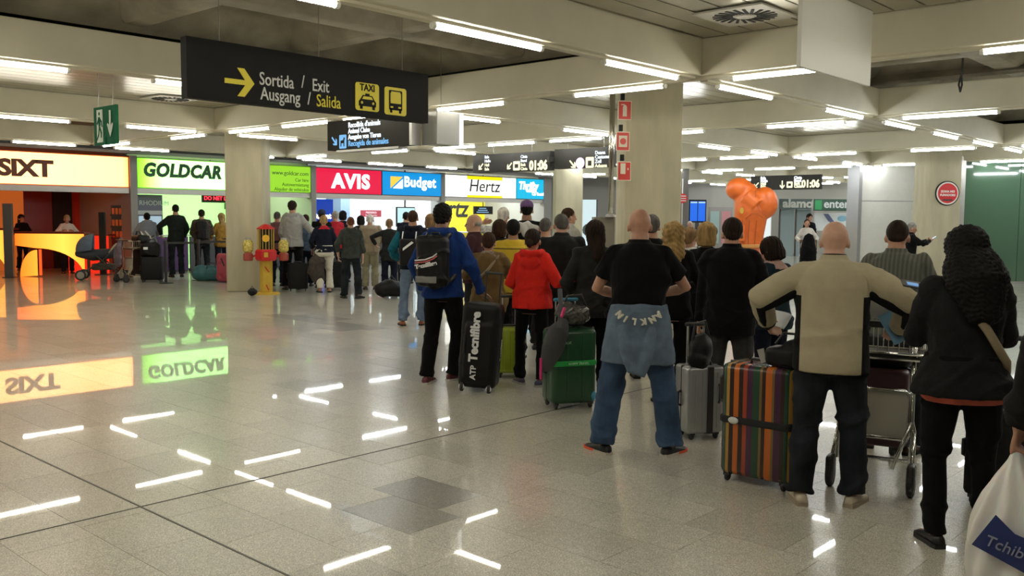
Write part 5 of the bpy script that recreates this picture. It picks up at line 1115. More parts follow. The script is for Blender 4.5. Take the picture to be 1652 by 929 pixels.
# --- luggage of the middle queue
suitcase(ground_m(481, 469, 0), .42, .28, .56, NYL, 'black suitcase on the floor behind the tall man in grey hoodie', .0)
suitcase(ground_m(540, 467, 0), .40, .26, .58, CHAR, 'dark grey suitcase behind the woman in white trousers', .2)
e = empty('sports_bag', ground_m(632, 480, 0), 'black holdall on the floor beside the woman in black', 'bag'); soft('body', None, MB().path([(-.2, 0, .17), (.0, 0, .2), (.22, 0, .15)], [.16, .19, .14], 14, round_=True), NYL, e, .018, 4, .02, 31); MB().path([(-.1, 0, .33), (0, 0, .45), (.1, 0, .32)], .013, 6).build('handle', M_pblk, e)
e = empty('rucksack', ground_m(652, 473, 0), 'black rucksack with white cords hanging behind the teal jacketed man', 'bag'); soft('body', None, MB().rbox((0, 0, .5), (.28, .2, .5), .09, 4), NYL, e, .018, 4, .012, 33); MB().box((0, 0, .14), (.2, .16, .28)).build('stand', M_pblk, e)
MB().path([(-.06, -.1, .62), (0, -.115, .42), (.06, -.1, .62)], .008, 6).build('cord', M_wht, e)
e = empty('carried_coat', ground_m(511, 470, 0, 19.75), 'brown-grey coat hanging over the arm of the woman in white trousers', 'coat'); soft('cloth', None, MB().path([(.08, 0, .86), (.02, -.02, .7), (-.02, -.02, .45), (.06, 0, .3)], [.08, .17, .20, .14], 12, flat=(Vector((0, 1, 0)), .45), round_=True), cloth('coat_taupe', (.06, .05, .042)), e, .018, 3, .03, 41)
# --- orange inflatable figure
m = ground_m(1207, 440, 0, 24.0); e = empty('inflatable', m, 'large orange inflatable advertising figure with two rounded lobes', 'inflatable'); M_inf = mat('inflatable_orange', (.66, .13, .015), .4, var=.08)
mb = MB().path([(-.02, 0, .95), (.0, 0, 1.25), (.02, 0, 1.55), (.04, 0, 1.85), (-.08, 0, 2.25)], [.36, .37, .40, .44, .34], 24, round_=True)
mb.ell((-.28, 0, 2.42), (.35, .33, .30), 20, 14); mb.ell((.36, -.06, 2.06), (.34, .34, .42), 20, 14); mb.path([(-.08, -.1, 2.2), (.2, -.2, 1.95)], [.3, .3], 14)
soft('body', None, mb, M_inf, e, .022, 6, 0)
MB().lathe([(.31, 0), (.33, .3), (.34, .93)], n=28).build('lower_trunk', mat('inflatable_coral', (.60, .16, .07), .45), e, smooth=True); MB().lathe([(.36, .9), (.375, .93), (.375, .98), (.36, 1.0)], n=28).build('belt_seam', mat('inflatable_seam', (.55, .25, .06), .5), e)
MB().box((-.22, -.36, 1.28), (.24, .1, .42)).build('pocket_box', M_inf, e, bevel=.02)
for x in (-.18, -.02, .14): MB().path([(x, -.375, 1.0), (x*1.1, -.40, 1.3), (x*1.1+.02, -.43, 1.62)], .008, 6).build('seam', mat('inflatable_dark', (.30, .05, .01), .5), e)
MB().path([(-.1, -.42, 1.65), (.05, -.46, 1.78), (.2, -.46, 1.78), (.32, -.42, 1.68)], .009, 6).build('seam', MATS['inflatable_dark'], e); MB().path([(.12, -.36, 2.36), (.14, -.43, 2.1), (.25, -.45, 1.85), (.4, -.42, 1.72)], .009, 6).build('seam', MATS['inflatable_dark'], e)
MB().lathe([(.0, 0), (.05, 0), (.05, .01), (.0, .01)], n=14).build('emblem', M_cyel, e, m=L(-.2, -.40, 1.86) @ Matrix.Rotation(math.pi/2, 4, 'X') @ Matrix.Diagonal((1, 1.6, 1, 1)))
# --- far pushchair
e = empty('pushchair', ground_m(1303, 434, 0, 25.4), 'dark pushchair with chrome bar pushed by the far woman in white', 'stroller'); soft('seat', None, MB().path([(0, 0, .45), (0, .05, .75), (0, .1, 1.1)], [.2, .24, .16], 12, round_=True), BLACKC, e, .025, 3, .02)
for sx in (-.22, .22): MB().path([(sx, .2, 1.05), (sx, 0, .6), (sx, -.3, .12)], .015, 6).build('frame_tube', M_chrome, e); wheel(e, L(sx, -.3, .1), .1, .04); wheel(e, L(sx, .25, .1), .1, .04); MB().path([(sx, 0, .6), (sx, .25, .12)], .015, 6).build('frame_tube', M_chrome, e)
MB().path([(-.24, .2, 1.06), (.24, .2, 1.06)], .018, 6).build('handle', M_chrome, e)
# ================================================================== THE QUEUE
def P_(px, yt, depth, label, hairpad=.015, **k):
    q = atd(px, yt, depth); return person(px, 0, q.z-(hairpad if k.get('hair') else 0), label, loc=Vector((q.x, q.y, 0)), seed=int(px+yt*3), **k)
def paint(o, fn, m2):
    me = o.data; me.materials.append(m2); k = len(me.materials)-1; n = len(me.polygons); c = np.empty(n*3, np.float32); me.polygons.foreach_get('center', c); c = c.reshape(-1, 3)
    idx = np.empty(n, np.int32); me.polygons.foreach_get('material_index', idx); idx[fn(c)] = k; me.polygons.foreach_set('material_index', idx); me.update()
def WM(i): return L(i['p0'].x, i['p0'].y, i['p0'].z) @ rotz(i['ang'])
def back_strap(i, pts, r, m, name='strap'):
    return MB().path(pts, r, 8, flat=None).build(name, m, i['E'], smooth=True)
def wrap(i, name, z0, z1, off, m, vox=.012, fold=.01, part='scarf'):
    """closed band of cloth around the torso or neck between two heights"""
    h, s = i['h'], i['s']; mb = MB(); R2 = []
    for a, b in zip(i['rows'], i['rows'][1:]):
        for k in range(4):
            t = k/4; z = a[0]*(1-t)+b[0]*t
            if z0*h <= z <= z1*h: R2.append((z,)+tuple(a[j]*(1-t)+b[j]*t for j in (1, 2, 3)))
    torso_rings(mb, R2, i['T'], off*s); me = remesh(mb, vox, 3, name); displace(me, folds(i['seed']+9, fold, 22)); return link(part, me, m, i['E'])
REST_F = ((-.16, .30, 1.02), (.16, .30, 1.02))
def two_tone(m, x0, x1, z0, z1, col):
    """cut a second cloth colour into a garment: side panels between |x| x0..x1 below z0, and everything above z1"""
    nt = m.node_tree; b = nt.nodes['Principled BSDF']; src = b.inputs['Base Color'].links[0].from_socket
    t = nt.nodes.new('ShaderNodeTexCoord'); sp = nt.nodes.new('ShaderNodeSeparateXYZ'); nt.links.new(t.outputs['Object'], sp.inputs[0])
    def mth(op, a, v):
        n = nt.nodes.new('ShaderNodeMath'); n.operation = op; nt.links.new(a, n.inputs[0])
        if hasattr(v, 'links'): nt.links.new(v, n.inputs[1])
        elif v is not None: n.inputs[1].default_value = v
        return n.outputs[0]
    ax = mth('ABSOLUTE', sp.outputs[0], None)
    k = mth('MULTIPLY', mth('MULTIPLY', mth('GREATER_THAN', ax, x0), mth('LESS_THAN', ax, x1)), mth('LESS_THAN', sp.outputs[2], z0))
    k = mth('MAXIMUM', k, mth('GREATER_THAN', sp.outputs[2], z1))
    mx = nt.nodes.new('ShaderNodeMix'); mx.data_type = 'RGBA'; nt.links.new(k, mx.inputs['Factor']); nt.links.new(src, mx.inputs[6]); mx.inputs[7].default_value = (*col, 1); nt.links.new(mx.outputs[2], b.inputs['Base Color'])
# ---- 1 man in the black polo
I = P_(1033, 332, 6.34, 'bald man in black polo with a blue sweatshirt tied round his waist', w=1.1, vx=.0085, lean=2, head=(-8, 14), skin=SKIN,
       feet=((-.235, -.01, -38), (.235, .0, 34)), hands=((-.10, .30, 1.08), (.14, .31, 1.10)), poles=((-1, -.35, -.35), (1, -.35, -.35)), belly=.01,
       bottom=dict(m=DENIMB, ankle=.092, knee=.092, thigh=.108, fold=.017), top=dict(m=BLACKC, name='polo_shirt', sleeve=.33, hem=.572, loose=.026, collar=.022, straight=.25), shoes=dict(m=mat('trainer_black', (.014, .014, .016), .5), sole=mat('sole_cream', (.55, .50, .42), .6), accent=mat('accent_orange', (.75, .10, .03), .5)))
SWT = cloth('sweat_blue', (.115, .155, .21), .18); h, s, T = I['h'], I['s'], I['T']
mb = MB(); rw = [r for r in I['rows'] if .53*h < r[0] < .63*h]; torso_rings(mb, rw, T, .040*s)
n = 14
pan = []
for z, k, yo in ((.595, 1.05, .0), (.55, 1.10, -.01), (.50, 1.16, -.03), (.45, 1.24, -.045), (.385, 1.30, -.05)):
    rr = []
    for j in range(n+1):
        a = math.pi*(1+j/n); rr.append(T(Vector((.205*s*k*math.cos(a), yo+.165*s*math.sin(a), z*h))))
    for j in range(n, -1, -1):
        a = math.pi*(1+j/n); rr.append(T(Vector((.175*s*k*math.cos(a), yo+.132*s*math.sin(a), z*h))))
    pan.append(rr)
mb.rings(pan)
mb.path([T(Vector((-.10, -.19, .52*h))), T(Vector((-.075, -.235, .44*h))), T(Vector((-.03, -.245, .375*h))), T(Vector((.02, -.245, .36*h))), T(Vector((.06, -.24, .42*h))), T(Vector((.09, -.2, .52*h)))], [.045, .05, .05, .05, .05, .045], 12, flat=(Vector((0, 1, 0)), .7), round_=True)
mb.ell(T(Vector((-.005, -.215, .44*h))), (.07, .035, .10)); me = remesh(mb, .009, 4, 'sweatshirt'); displace(me, folds(77, .012, 17, .4)); sw = link('tied_sweatshirt', me, SWT, I['E'])
for k, ch in enumerate('ANKLIN'):
    a = R_(-60+k*24)
    x = -.15*math.sin(a)+.005; zz = .572*h-.085*math.cos(a)+.062; y = -(.165*s+.045-.9*x*x)
    text('letter', ch, .056, mat('sweat_print', (.62, .60, .50), .7), Matrix.Translation(T(Vector((x, y, zz)))) @ rotz(math.sin(x*5)*.8) @ Matrix.Rotation(R_(90), 4, 'X') @ Matrix.Rotation(math.pi-a*.8, 4, 'Z'), sw, 'CENTER', bold=.003, valign='CENTER', depth=.012)
# ---- 2 man in beige fleece at the trolley
BEI = cloth('fleece_beige', (.40, .35, .235), .06, bscale=260, bump=.35)
I = P_(1347, 354, 5.25, 'bald man in beige fleece with black side panels, arms spread over the trolley', w=1.12, vx=.0085, head=(0, 16), skin=SKIN_P, lean=4,
       feet=((-.14, -.03, -14), (.15, .03, 20)), hands=((-.37, .24, 1.02), (.38, .24, 1.02)), poles=((-1, -.5, -.1), (1, -.5, -.1)), curl=(.5, .6), belly=.015,
       bottom=dict(m=DENIM, ankle=.083, knee=.088, thigh=.116, fold=.02), top=dict(m=BEI, name='fleece', hem=.475, loose=.034, collar=.03, straight=.8, sr=1.12, fold=.012), shoes=dict(m=mat('shoe_cream', (.52, .45, .34), .6), sole=mat('sole_tan', (.34, .28, .20), .6)))
s, h = I['s'], I['h']
two_tone(BEI, .178*s, .27*s, .735*h, .878*h, (.0055, .0055, .006))
for k, sg in ((0, -1), (1, 1)):
    e_, w_ = I['elb'][k], I['wri'][k]; d = (w_-e_).normalized(); MB().path([w_-d*.03, w_+d*.012], [.058*s, .052*s], 14).build('cuff', BLACKC, I['top'], smooth=True)
    sh = I['sho'][k]; q = [sh.lerp(e_, .25)+Vector((-sg*.04, -.03, -.062)), sh.lerp(e_, .7)+Vector((-sg*.025, -.03, -.062)), e_+Vector((-sg*.01, -.01, -.06)), e_.lerp(w_, .5)+Vector((0, .0, -.055)), w_+Vector((0, 0, -.035))]
    MB().path(q, [.03, .032, .032, .028, .02], 10, flat=(Vector((0, 1, 0)), .9), round_=True).build('sleeve_panel', BLACKC, I['top'], smooth=True)
m = WM(I)
sheet('loose_papers', m @ L(.26, .33, 1.10) @ Matrix.Rotation(R_(-38), 4, 'X') @ rotz(.3), .26, .22, M_paper, 'crumpled white papers held above the trolley basket')
sheet('folder', m @ L(.36, .27, 1.02) @ Matrix.Rotation(R_(62), 4, 'X') @ Matrix.Rotation(.5, 4, 'Z'), .12, .20, M_folder, 'pale blue folder hanging from the hand of the man in fleece', .01)
sheet('loose_papers', m @ L(-.33, .42, 1.02) @ Matrix.Rotation(R_(50), 4, 'X') @ rotz(-.4), .16, .12, M_paper, 'white paper held beside the striped suitcase', .02)
# ---- 3 woman with long black curls
QUI = cloth('quilted_black', (.010, .0105, .011), .2, bump=.6, bscale=45)
I = P_(1563, 363, 4.55, 'woman with long black curls in quilted black jacket holding a phone', hairpad=.02, fem=True, w=1.2, vx=.0085, turn=-14, head=(-22, 16), lean=1, feet=((-.10, .02, -14), (.13, .0, 10)),
       hands=((-.13, .30, 1.18), (.05, .30, 1.12)), poles=((-.35, -.5, -.8), (.8, -.5, -.5)), curl=(.6, .6), bottom=dict(m=BLACKC, ankle=.062, knee=.072, thigh=.108, name='leggings'),
       top=dict(m=QUI, hem=.487, loose=.026, flare=.045, straight=.1, fold=.016, ff=20), shoes=dict(m=MATS['shoe_black'], sole=M_rub), hair=dict(k='curly', m=HAIRM['black'], len=.30, wd=.155, amp=.0055, f=150))
wrap(I, 'shirt_hem', .452, .50, .040, cloth('coral_cloth', (.42, .09, .06)), part='shirt_hem', fold=.004)
T, h, s = I['T'], I['h'], I['s']
MB().path([T(Vector((-.07, -.02, .84*h))), T(Vector((-.04, -.11, .79*h))), T(Vector((.06, -.165, .70*h))), T(Vector((.17, -.10, .60*h))), T(Vector((.20, 0, .56*h)))], .021, 8).build('shoulder_strap', mat('strap_tan', (.24, .19, .11), .7), I['E'], smooth=True)
m = WM(I) @ L(-.16, .36, 1.30) @ Matrix.Rotation(R_(20), 4, 'X') @ Matrix.Rotation(R_(10), 4, 'Y')
e = empty('phone', m, 'dark phone with lit blue screen held by the woman with black curls', 'phone'); MB().rbox((0, 0, 0), (.15, .085, .009), .012, 3).build('case', M_pblk, e); MB().box((-.02, -.01, .006), (.06, .04, .002)).build('screen', glow('phone_screen', (.25, .5, .9), .6), e)
suitcase(ground_m(1612, 812, 10), .36, .25, .50, CHAR, 'dark suitcase with raised handle beside the woman with black curls', .42, rod_m=M_dkmetal)
# ---- 4 man in ribbed grey cardigan
KNIT = stripes('rib_knit', [(0, (.115, .12, .10)), (.5, (.075, .078, .066))], .028, 0, .95)
I = P_(1445, 350, 6.5, 'man with cropped brown hair in ribbed grey cardigan behind the trolley', w=1.15, vx=.0095, turn=10, head=(-6, 14), hands=((-.14, .32, 1.02), (.16, .32, 1.02)), hair=dict(k='buzz', m=HAIRM['brown']), belly=.02,
       bottom=dict(m=DENIM, ankle=.085, knee=.082), top=dict(m=KNIT, name='cardigan', hem=.45, loose=.034, collar=.028, straight=.6), shoes=SHOE_BRN, feet=((-.13, .05, -12), (.17, -.02, 14)))
# ---- 5 woman with dark bob and pink scarf
I = P_(1251, 380, 7.9, 'woman with dark bob, pale pink scarf and dark teal jacket', fem=True, vx=.01, turn=-38, head=(-20, 22), hands=((-.05, .30, 1.0), (.10, .30, 1.0)), hair=dict(k='bob', m=HAIRM['brown']), w=1.08,
       bottom=dict(m=NAVY, ankle=.07), top=dict(m=cloth('dark_teal', (.010, .022, .030)), hem=.47, loose=.03), shoes=SHOE_BLK)
wrap(I, 'scarf', .815, .868, .03, cloth('scarf_pink', (.46, .30, .26)))
# ---- 6 man in long black jacket
I = P_(1181, 349, 7.3, 'man with short dark hair in black jacket and grey trousers', w=1.12, vx=.0095, turn=4, head=(-10, 8), hair=dict(k='short', m=HAIRM['brown']), hands=((-.25, .10, .78), (.22, .24, .92)), curl=(.9, .5), belly=.02,
       bottom=dict(m=cloth('grey_trouser', (.040, .039, .037)), ankle=.085, knee=.085), top=dict(m=BLACKC, hem=.44, loose=.034, collar=.028, straight=.6), shoes=dict(m=mat('shoe_pale', (.35, .34, .33), .6)), feet=((-.12, .04, -10), (.13, .03, 12)))
# ---- 7..10 heads beyond
P_(1087, 357, 8.1, 'woman with curly blond hair in black behind the man in polo', fem=True, vx=.012, turn=-5, hair=dict(k='curly', m=HAIRM['blond'], len=.24, wd=.10, amp=.009), bottom=dict(m=BLACKC), top=dict(m=BLACKC, hem=.48), shoes=SHOE_BLK, hands=REST_F)
P_(1141, 357, 8.6, 'woman with straight blond hair beside the man in black jacket', fem=True, vx=.012, turn=15, hair=dict(k='bob', m=HAIRM['blond']), bottom=dict(m=NAVY), top=dict(m=BLACKC, hem=.48), shoes=SHOE_BLK)
I = P_(1113, 364, 9.8, 'person with reddish blond hair and white shirt between the two blond women', fem=True, vx=.012, turn=25, hair=dict(k='short', m=HAIRM['sandy']), bottom=dict(m=NAVY), top=dict(m=cloth('white_shirt', (.62, .60, .56), .08), name='shirt', hem=.5), shoes=SHOE_BLK)
MB().path([I['T'](Vector((-.1, -.13, .62*I['h']))), I['T'](Vector((-.09, -.145, .75*I['h']))), I['T'](Vector((-.08, -.05, .85*I['h'])))], .02, 8).build('backpack_strap', M_pblk, I['E'])
P_(1052, 344, 9.4, 'grey haired man hidden behind the man in polo', vx=.012, hair=dict(k='short', m=HAIRM['salt']), bottom=dict(m=BLACKC), top=dict(m=BLACKC), shoes=SHOE_BLK, feet=((-.13, 0, -10), (.13, .02, 10)))
# ---- 11 woman with long brown hair
P_(960, 354, 8.35, 'woman with long brown hair in dark grey cardigan beside the green suitcase', fem=True, w=1.1, vx=.0095, turn=-12, head=(-5, 4), hair=dict(k='long', m=HAIRM['brown'], len=.30), hands=((-.17, .22, .96), (.22, .1, .78)), curl=(.9, .4),
   bottom=dict(m=BLACKC, ankle=.085, knee=.08), top=dict(m=CHAR, name='cardigan', hem=.46, loose=.026), shoes=SHOE_BLK, feet=((-.10, 0, -8), (.11, .04, 8)))
# ---- 12 older man in black jacket
P_(906, 342, 9.5, 'grey cropped man in broad black jacket behind the red hoodie', w=1.2, vx=.011, head=(-10, 8), skin=SKIN_P, hair=dict(k='buzz', m=HAIRM['salt']), bottom=dict(m=CHAR), top=dict(m=cloth('black_jacket', (.014, .015, .015)), hem=.46, loose=.036, collar=.03, straight=.7), shoes=SHOE_BLK, hands=REST_F, belly=.02)
# ---- 13 red hoodie
RED = cloth('red_fleece', (.62, .022, .014), .1, bscale=120)
P_(860, 367, 8.95, 'young woman in bright red hoodie and black leggings', hairpad=.012, fem=True, vx=.0085, w=1.02, turn=12, head=(5, 6), hair=dict(k='bun', m=HAIRM['brown']), hands=((-.14, .24, .92), (.40, .16, 1.02)), poles=(None, (.5, -.3, -1)), curl=(.5, .35), palm=(None, (0, .3, 1)),
   bottom=dict(m=BLACKC, ankle=.058, knee=.066, thigh=.098, name='leggings'), top=dict(m=RED, name='hoodie', hood=True, hem=.50, loose=.036, straight=.55, flare=.02, fold=.017), shoes=dict(m=mat('trainer_purple', (.05, .045, .09), .6), sole=mat('sole_grey', (.36, .34, .30), .6)), feet=((-.12, .06, -35), (.10, -.04, 25)))
# ---- 14 blue jacket with backpack
BLU = cloth('blue_softshell', (.010, .034, .15), .12)
I = P_(716, 323, 9.05, 'tall man in royal blue jacket with black backpack, hand on the sports bag', hairpad=.03, vx=.0085, w=1.06, turn=22, head=(4, 2), skin=SKIN_D, hair=dict(k='afro', m=HAIRM['black']), hands=((-.26, .10, .92), (.35, .14, .90)), poles=(None, (.4, -.8, .1)), curl=(.5, .15), palm=(None, (0, 0, -1), (None, (.35, .5, -.35))),
       bottom=dict(m=BLACKC, ankle=.072, knee=.078, thigh=.108, fold=.016), top=dict(m=BLU, hood=True, hem=.49, loose=.028, straight=.4, collar=.02), shoes=dict(m=mat('trainer_maroon', (.10, .014, .022), .5), sole=mat('sole_white', (.55, .53, .48), .6)), feet=((-.12, -.10, -4), (.06, .16, 24)))
def backpack(I, lab, w, d, h_, mt, zc, print_=None, straps=True):
    T, h = I['T'], I['h']; o = T(Vector((0, -.115*I['s']-.045-d/2, zc*h))); e = empty('backpack', WM(I) @ Matrix.Translation(o), lab, 'backpack')
    mb = MB().rbox((0, 0, 0), (w, d, h_), min(w, d)*.42, 5); mb.rbox((0, -d*.42, -h_*.16), (w*.78, d*.45, h_*.5), .04, 4); soft('body', None, mb, mt, e, .010, 5, .014, 51, 24)
    MB().path([(-.05, d*.3, h_*.48), (-.04, d*.3, h_*.55), (.04, d*.3, h_*.55), (.05, d*.3, h_*.48)], .008, 8).build('loop', M_pblk, e)
    if straps:
        for sx in (-1, 1):
            pts = [Vector((sx*w*.30, d*.35, h_*.40)), Vector((sx*w*.33, d*.5+.04, h_*.40+.06)), Vector((sx*w*.34, d*.5+.15, h_*.36+.06)), Vector((sx*w*.36, d*.5+.25, h_*.15)), Vector((sx*w*.48, d*.5+.20, -h_*.2)), Vector((sx*w*.45, d*.4, -h_*.38))]
            MB().path(pts, .022, 8, flat=(Vector((1, 0, 0)), 1.0)).build('shoulder_strap', M_pblk, e, smooth=True)
    return e, w, d, h_
e, w_, d_, h_ = backpack(I, 'black backpack with white and red logo worn over the blue jacket', .33, .20, .50, NYL, .695)
zz = -d_*.42-d_*.225-.012
text('lettering', 'Tecnifibre', .055, MATS['bag_white_print'], L(-.12, zz, -.07) @ Matrix.Rotation(R_(90), 4, 'X') @ Matrix.Rotation(R_(12), 4, 'Z'), e, bold=.003, depth=.004)
for k, (m_, o_) in enumerate(((mat('logo_red', (.55, .10, .09), .5), .0), (MATS['bag_white_print'], .022))): MB().path([(-.13, zz-.002, -.01+o_), (-.02, zz-.002, .0+o_), (.06, zz-.002, .03+o_), (.10, zz-.002, .06+o_)], .007, 6, flat=(Vector((0, 1, 0)), .4)).build('logo_swoosh', m_, e)
soft('silver_patch', L(-.02, zz+.01, -.17), MB().rbox((0, 0, 0), (.22, .012, .07), .005, 2), mat('patch_silver', (.18, .18, .17), .4), e, .01, 1, .008)
# ---- 15.. middle of the queue
I = P_(788, 373, 9.9, 'woman with short brown hair in tan suede coat and leopard scarf', fem=True, w=1.15, vx=.011, turn=8, head=(0, 8), hair=dict(k='short', m=HAIRM['chestnut']), bottom=dict(m=DENIML, ankle=.07), top=dict(m=cloth('suede_tan', (.155, .098, .040), .2), name='coat', hem=.42, loose=.034, straight=.5, flare=.02), shoes=SHOE_BLK, hands=REST_F)
wrap(I, 'scarf', .812, .87, .032, mat('leopard', (.30, .24, .19), .9, var=.9, vscale=45, col2=(.05, .04, .035)))
T, h = I['T'], I['h']; MB().path([T(Vector((.12, -.06, .84*h))), T(Vector((.02, -.155, .74*h))), T(Vector((-.15, -.12, .63*h)))], .016, 8).build('shoulder_strap', mat('strap_tan', (.24, .19, .11), .7), I['E'])
YST = stripes('yellow_stripes', [(0, (.55, .38, .02)), (.80, (.02, .018, .015)), (.86, (.55, .38, .02)), (.93, (.6, .44, .05))], .17, 2, .9, off=.045)
P_(828, 352, 10.6, 'black haired person in yellow sweater with thin black stripes', vx=.012, skin=SKIN_D, hair=dict(k='short', m=HAIRM['black']), bottom=dict(m=BLACKC), top=dict(m=YST, name='sweater', hem=.47, loose=.034), shoes=SHOE_BLK, hands=REST_F)
P_(766, 343, 11.2, 'older grey man in plum sweater seen in profile facing the desks', vx=.010, turn=-78, head=(-4, 0), face=True, skin=SKIN_P, hair=dict(k='fringe', m=HAIRM['grey']), bottom=dict(m=CHAR), top=dict(m=cloth('plum', (.045, .018, .022)), name='sweater', collar=.02), shoes=SHOE_BLK, hands=REST_F)
P_(806, 353, 11.6, 'woman with light brown hair behind the yellow sweater', fem=True, vx=.013, turn=20, hair=dict(k='bob', m=HAIRM['chestnut']), bottom=dict(m=BLACKC), top=dict(m=CHAR), shoes=SHOE_BLK)
P_(812, 333, 13.0, 'person with grey-blond hair in white print shirt raising an arm', vx=.012, turn=15, skin=SKIN, hair=dict(k='short', m=HAIRM['white']), hands=((-.34, .12, 1.56), (.22, .2, 1.0)), poles=((-1, 0, .4), None), bottom=dict(m=DENIM), top=dict(m=mat('print_shirt', (.66, .65, .62), .9, var=.8, vscale=30, col2=(.2, .2, .22)), name='shirt', sleeve=.3), shoes=SHOE_BLK)
P_(850, 320, 12.3, 'tall person in black t-shirt wearing a purple cap backwards', hairpad=.03, vx=.012, head=(0, 0), hat=mat('cap_purple', (.10, .045, .15), .7, var=.3, vscale=20), skin=SKIN_D, hair=dict(k='short', m=HAIRM['black']), bottom=dict(m=BLACKC), top=dict(m=BLACKC, name='t_shirt', sleeve=.33), shoes=SHOE_BLK, hands=REST_F)
P_(880, 349, 11.4, 'man raising a pale hand to his face beside the grey cropped man', vx=.012, turn=10, hair=dict(k='buzz', m=HAIRM['salt']), skin=SKIN, bottom=dict(m=CHAR), top=dict(m=cloth('pale_shirt', (.50, .50, .48), .08), name='shirt'), shoes=SHOE_BLK, hands=((-.12, .18, 1.5), (.2, .2, 1.0)))
P_(917, 334, 12.9, 'brown haired man in pale grey jacket turned toward the fire cabinet', vx=.012, turn=55, head=(10, 0), hair=dict(k='short', m=HAIRM['chestnut']), skin=SKIN, bottom=dict(m=DENIM), top=dict(m=cloth('pale_grey', (.36, .35, .31), .1), collar=.03), shoes=SHOE_BLK, hands=REST_F)
TEAL = cloth('teal_sleeve', (.008, .10, .14), .15)
I = P_(667, 337, 13.8, 'man with cropped hair in navy and teal jacket with jeans', vx=.011, w=1.08, turn=8, skin=SKIN, hair=dict(k='buzz', m=HAIRM['chestnut']), bottom=dict(m=DENIML, ankle=.08), top=dict(m=NAVY, hood=True, hem=.49, loose=.03), shoes=dict(m=mat('shoe_rust', (.30, .09, .03), .5)), hands=((-.26, .16, .98), (.2, .25, 1.0)), feet=((-.16, .0, -20), (.12, .1, 10)))
paint(I['top'], lambda c: (np.abs(c[:, 0]) > .20*I['s']) & (c[:, 2] < 1.42), TEAL)
e = empty('drawstring_bag', WM(I) @ L(-.04, -.22, 1.12), 'black and white drawstring bag on the back of the teal jacketed man', 'bag'); soft('body', None, MB().rbox((0, 0, 0), (.28, .1, .40), .045, 4), NYL, e, .012, 4, .012, 61); MB().prism([(-.08, .02), (.08, .14), (.05, .16), (-.08, .06)], .055, .065, Matrix.Rotation(R_(90), 4, 'X')).build('white_mark', M_wht, e); MB().path([(-.1, .02, .2), (-.1, .1, .3)], .008, 6).build('cord', M_wht, e); MB().path([(.1, .02, .2), (.1, .1, .3)], .008, 6).build('cord', M_wht, e)
P_(695, 344, 14.6, 'woman with light brown hair beside the man in teal', fem=True, vx=.013, hair=dict(k='bob', m=HAIRM['sandy']), bottom=dict(m=BLACKC), top=dict(m=CHAR), shoes=SHOE_BLK)
P_(655, 341, 22.5, 'dark figure in navy standing before the booth television', vx=.016, hair=dict(k='short', m=HAIRM['black']), bottom=dict(m=NAVY), top=dict(m=NAVY), shoes=SHOE_BLK)
# ---- AVIS queue
P_(628, 352, 20.2, 'woman with brown cap-like hair in long black coat', fem=True, w=1.1, vx=.014, hair=dict(k='short', m=HAIRM['sandy']), hands=((-.30, .18, 1.02), (.2, .28, 1.05)), poles=((-1, -.3, 0), None), bottom=dict(m=NAVY, ankle=.09, knee=.09), top=dict(m=CHAR, name='coat', hem=.42), shoes=SHOE_BLK)
P_(597, 345, 20.6, 'white haired man in tan jacket and khaki trousers', w=1.15, vx=.014, hair=dict(k='short', m=HAIRM['white']), skin=SKIN_P, hands=REST_F, bottom=dict(m=cloth('khaki', (.26, .23, .15), .1), ankle=.09, knee=.09), top=dict(m=cloth('tan_jacket', (.25, .20, .135), .1), hem=.50, loose=.034), shoes=SHOE_BRN)
P_(582, 347, 21.8, 'black haired person partly behind the white haired man', fem=True, vx=.016, hair=dict(k='bob', m=HAIRM['black']), bottom=dict(m=NAVY), top=dict(m=CHAR), shoes=SHOE_BLK)
P_(565, 348, 18.3, 'short haired man in grey-green hoodie and dark jeans', vx=.012, w=1.05, hair=dict(k='buzz', m=HAIRM['auburn']), skin=SKIN_P, hands=((-.24, .06, .84), (.24, .06, .80)), bottom=dict(m=DENIM, ankle=.085, knee=.085), top=dict(m=cloth('grey_green', (.036, .042, .036)), name='hoodie', hood=True, hem=.50, sleeve=.62, loose=.03), shoes=SHOE_BLK, feet=((-.12, .05, -20), (.15, -.03, 40)))
I = P_(523, 346, 19.7, 'blond woman in navy top, red scarf and white trousers', fem=True, w=1.15, vx=.013, turn=-10, lean=6, hair=dict(k='short', m=HAIRM['blond']), skin=SKIN, hands=((-.20, .25, .98), (.22, .12, .86)), bottom=dict(m=cloth('white_trousers', (.60, .56, .46), .06), ankle=.085, knee=.08, thigh=.112, end=.012), top=dict(m=NAVY, hem=.52, name='sweater'), shoes=dict(m=mat('sandal_dark', (.03, .025, .02), .5), high=.03))
wrap(I, 'scarf', .812, .868, .03, cloth('scarf_red', (.42, .02, .03)))
P_(541, 339, 21.6, 'grey haired man in red shirt in the AVIS queue', vx=.016, turn=-25, hair=dict(k='buzz', m=HAIRM['grey']), skin=SKIN, bottom=dict(m=NAVY), top=dict(m=cloth('red_shirt', (.40, .02, .03)), name='shirt'), shoes=SHOE_BLK)
P_(553, 339, 22.8, 'dark haired person in navy beyond the man in red shirt', vx=.018, hair=dict(k='bob', m=HAIRM['black']), fem=True, bottom=dict(m=NAVY), top=dict(m=NAVY), shoes=SHOE_BLK)
P_(519, 337, 21.0, 'man in dark navy cap and black jacket in the AVIS queue', vx=.016, turn=10, hat=cloth('cap_navy', (.03, .035, .06)), hair=dict(k='buzz', m=HAIRM['brown']), skin=SKIN, bottom=dict(m=NAVY), top=dict(m=BLACKC, collar=.02), shoes=SHOE_BLK)
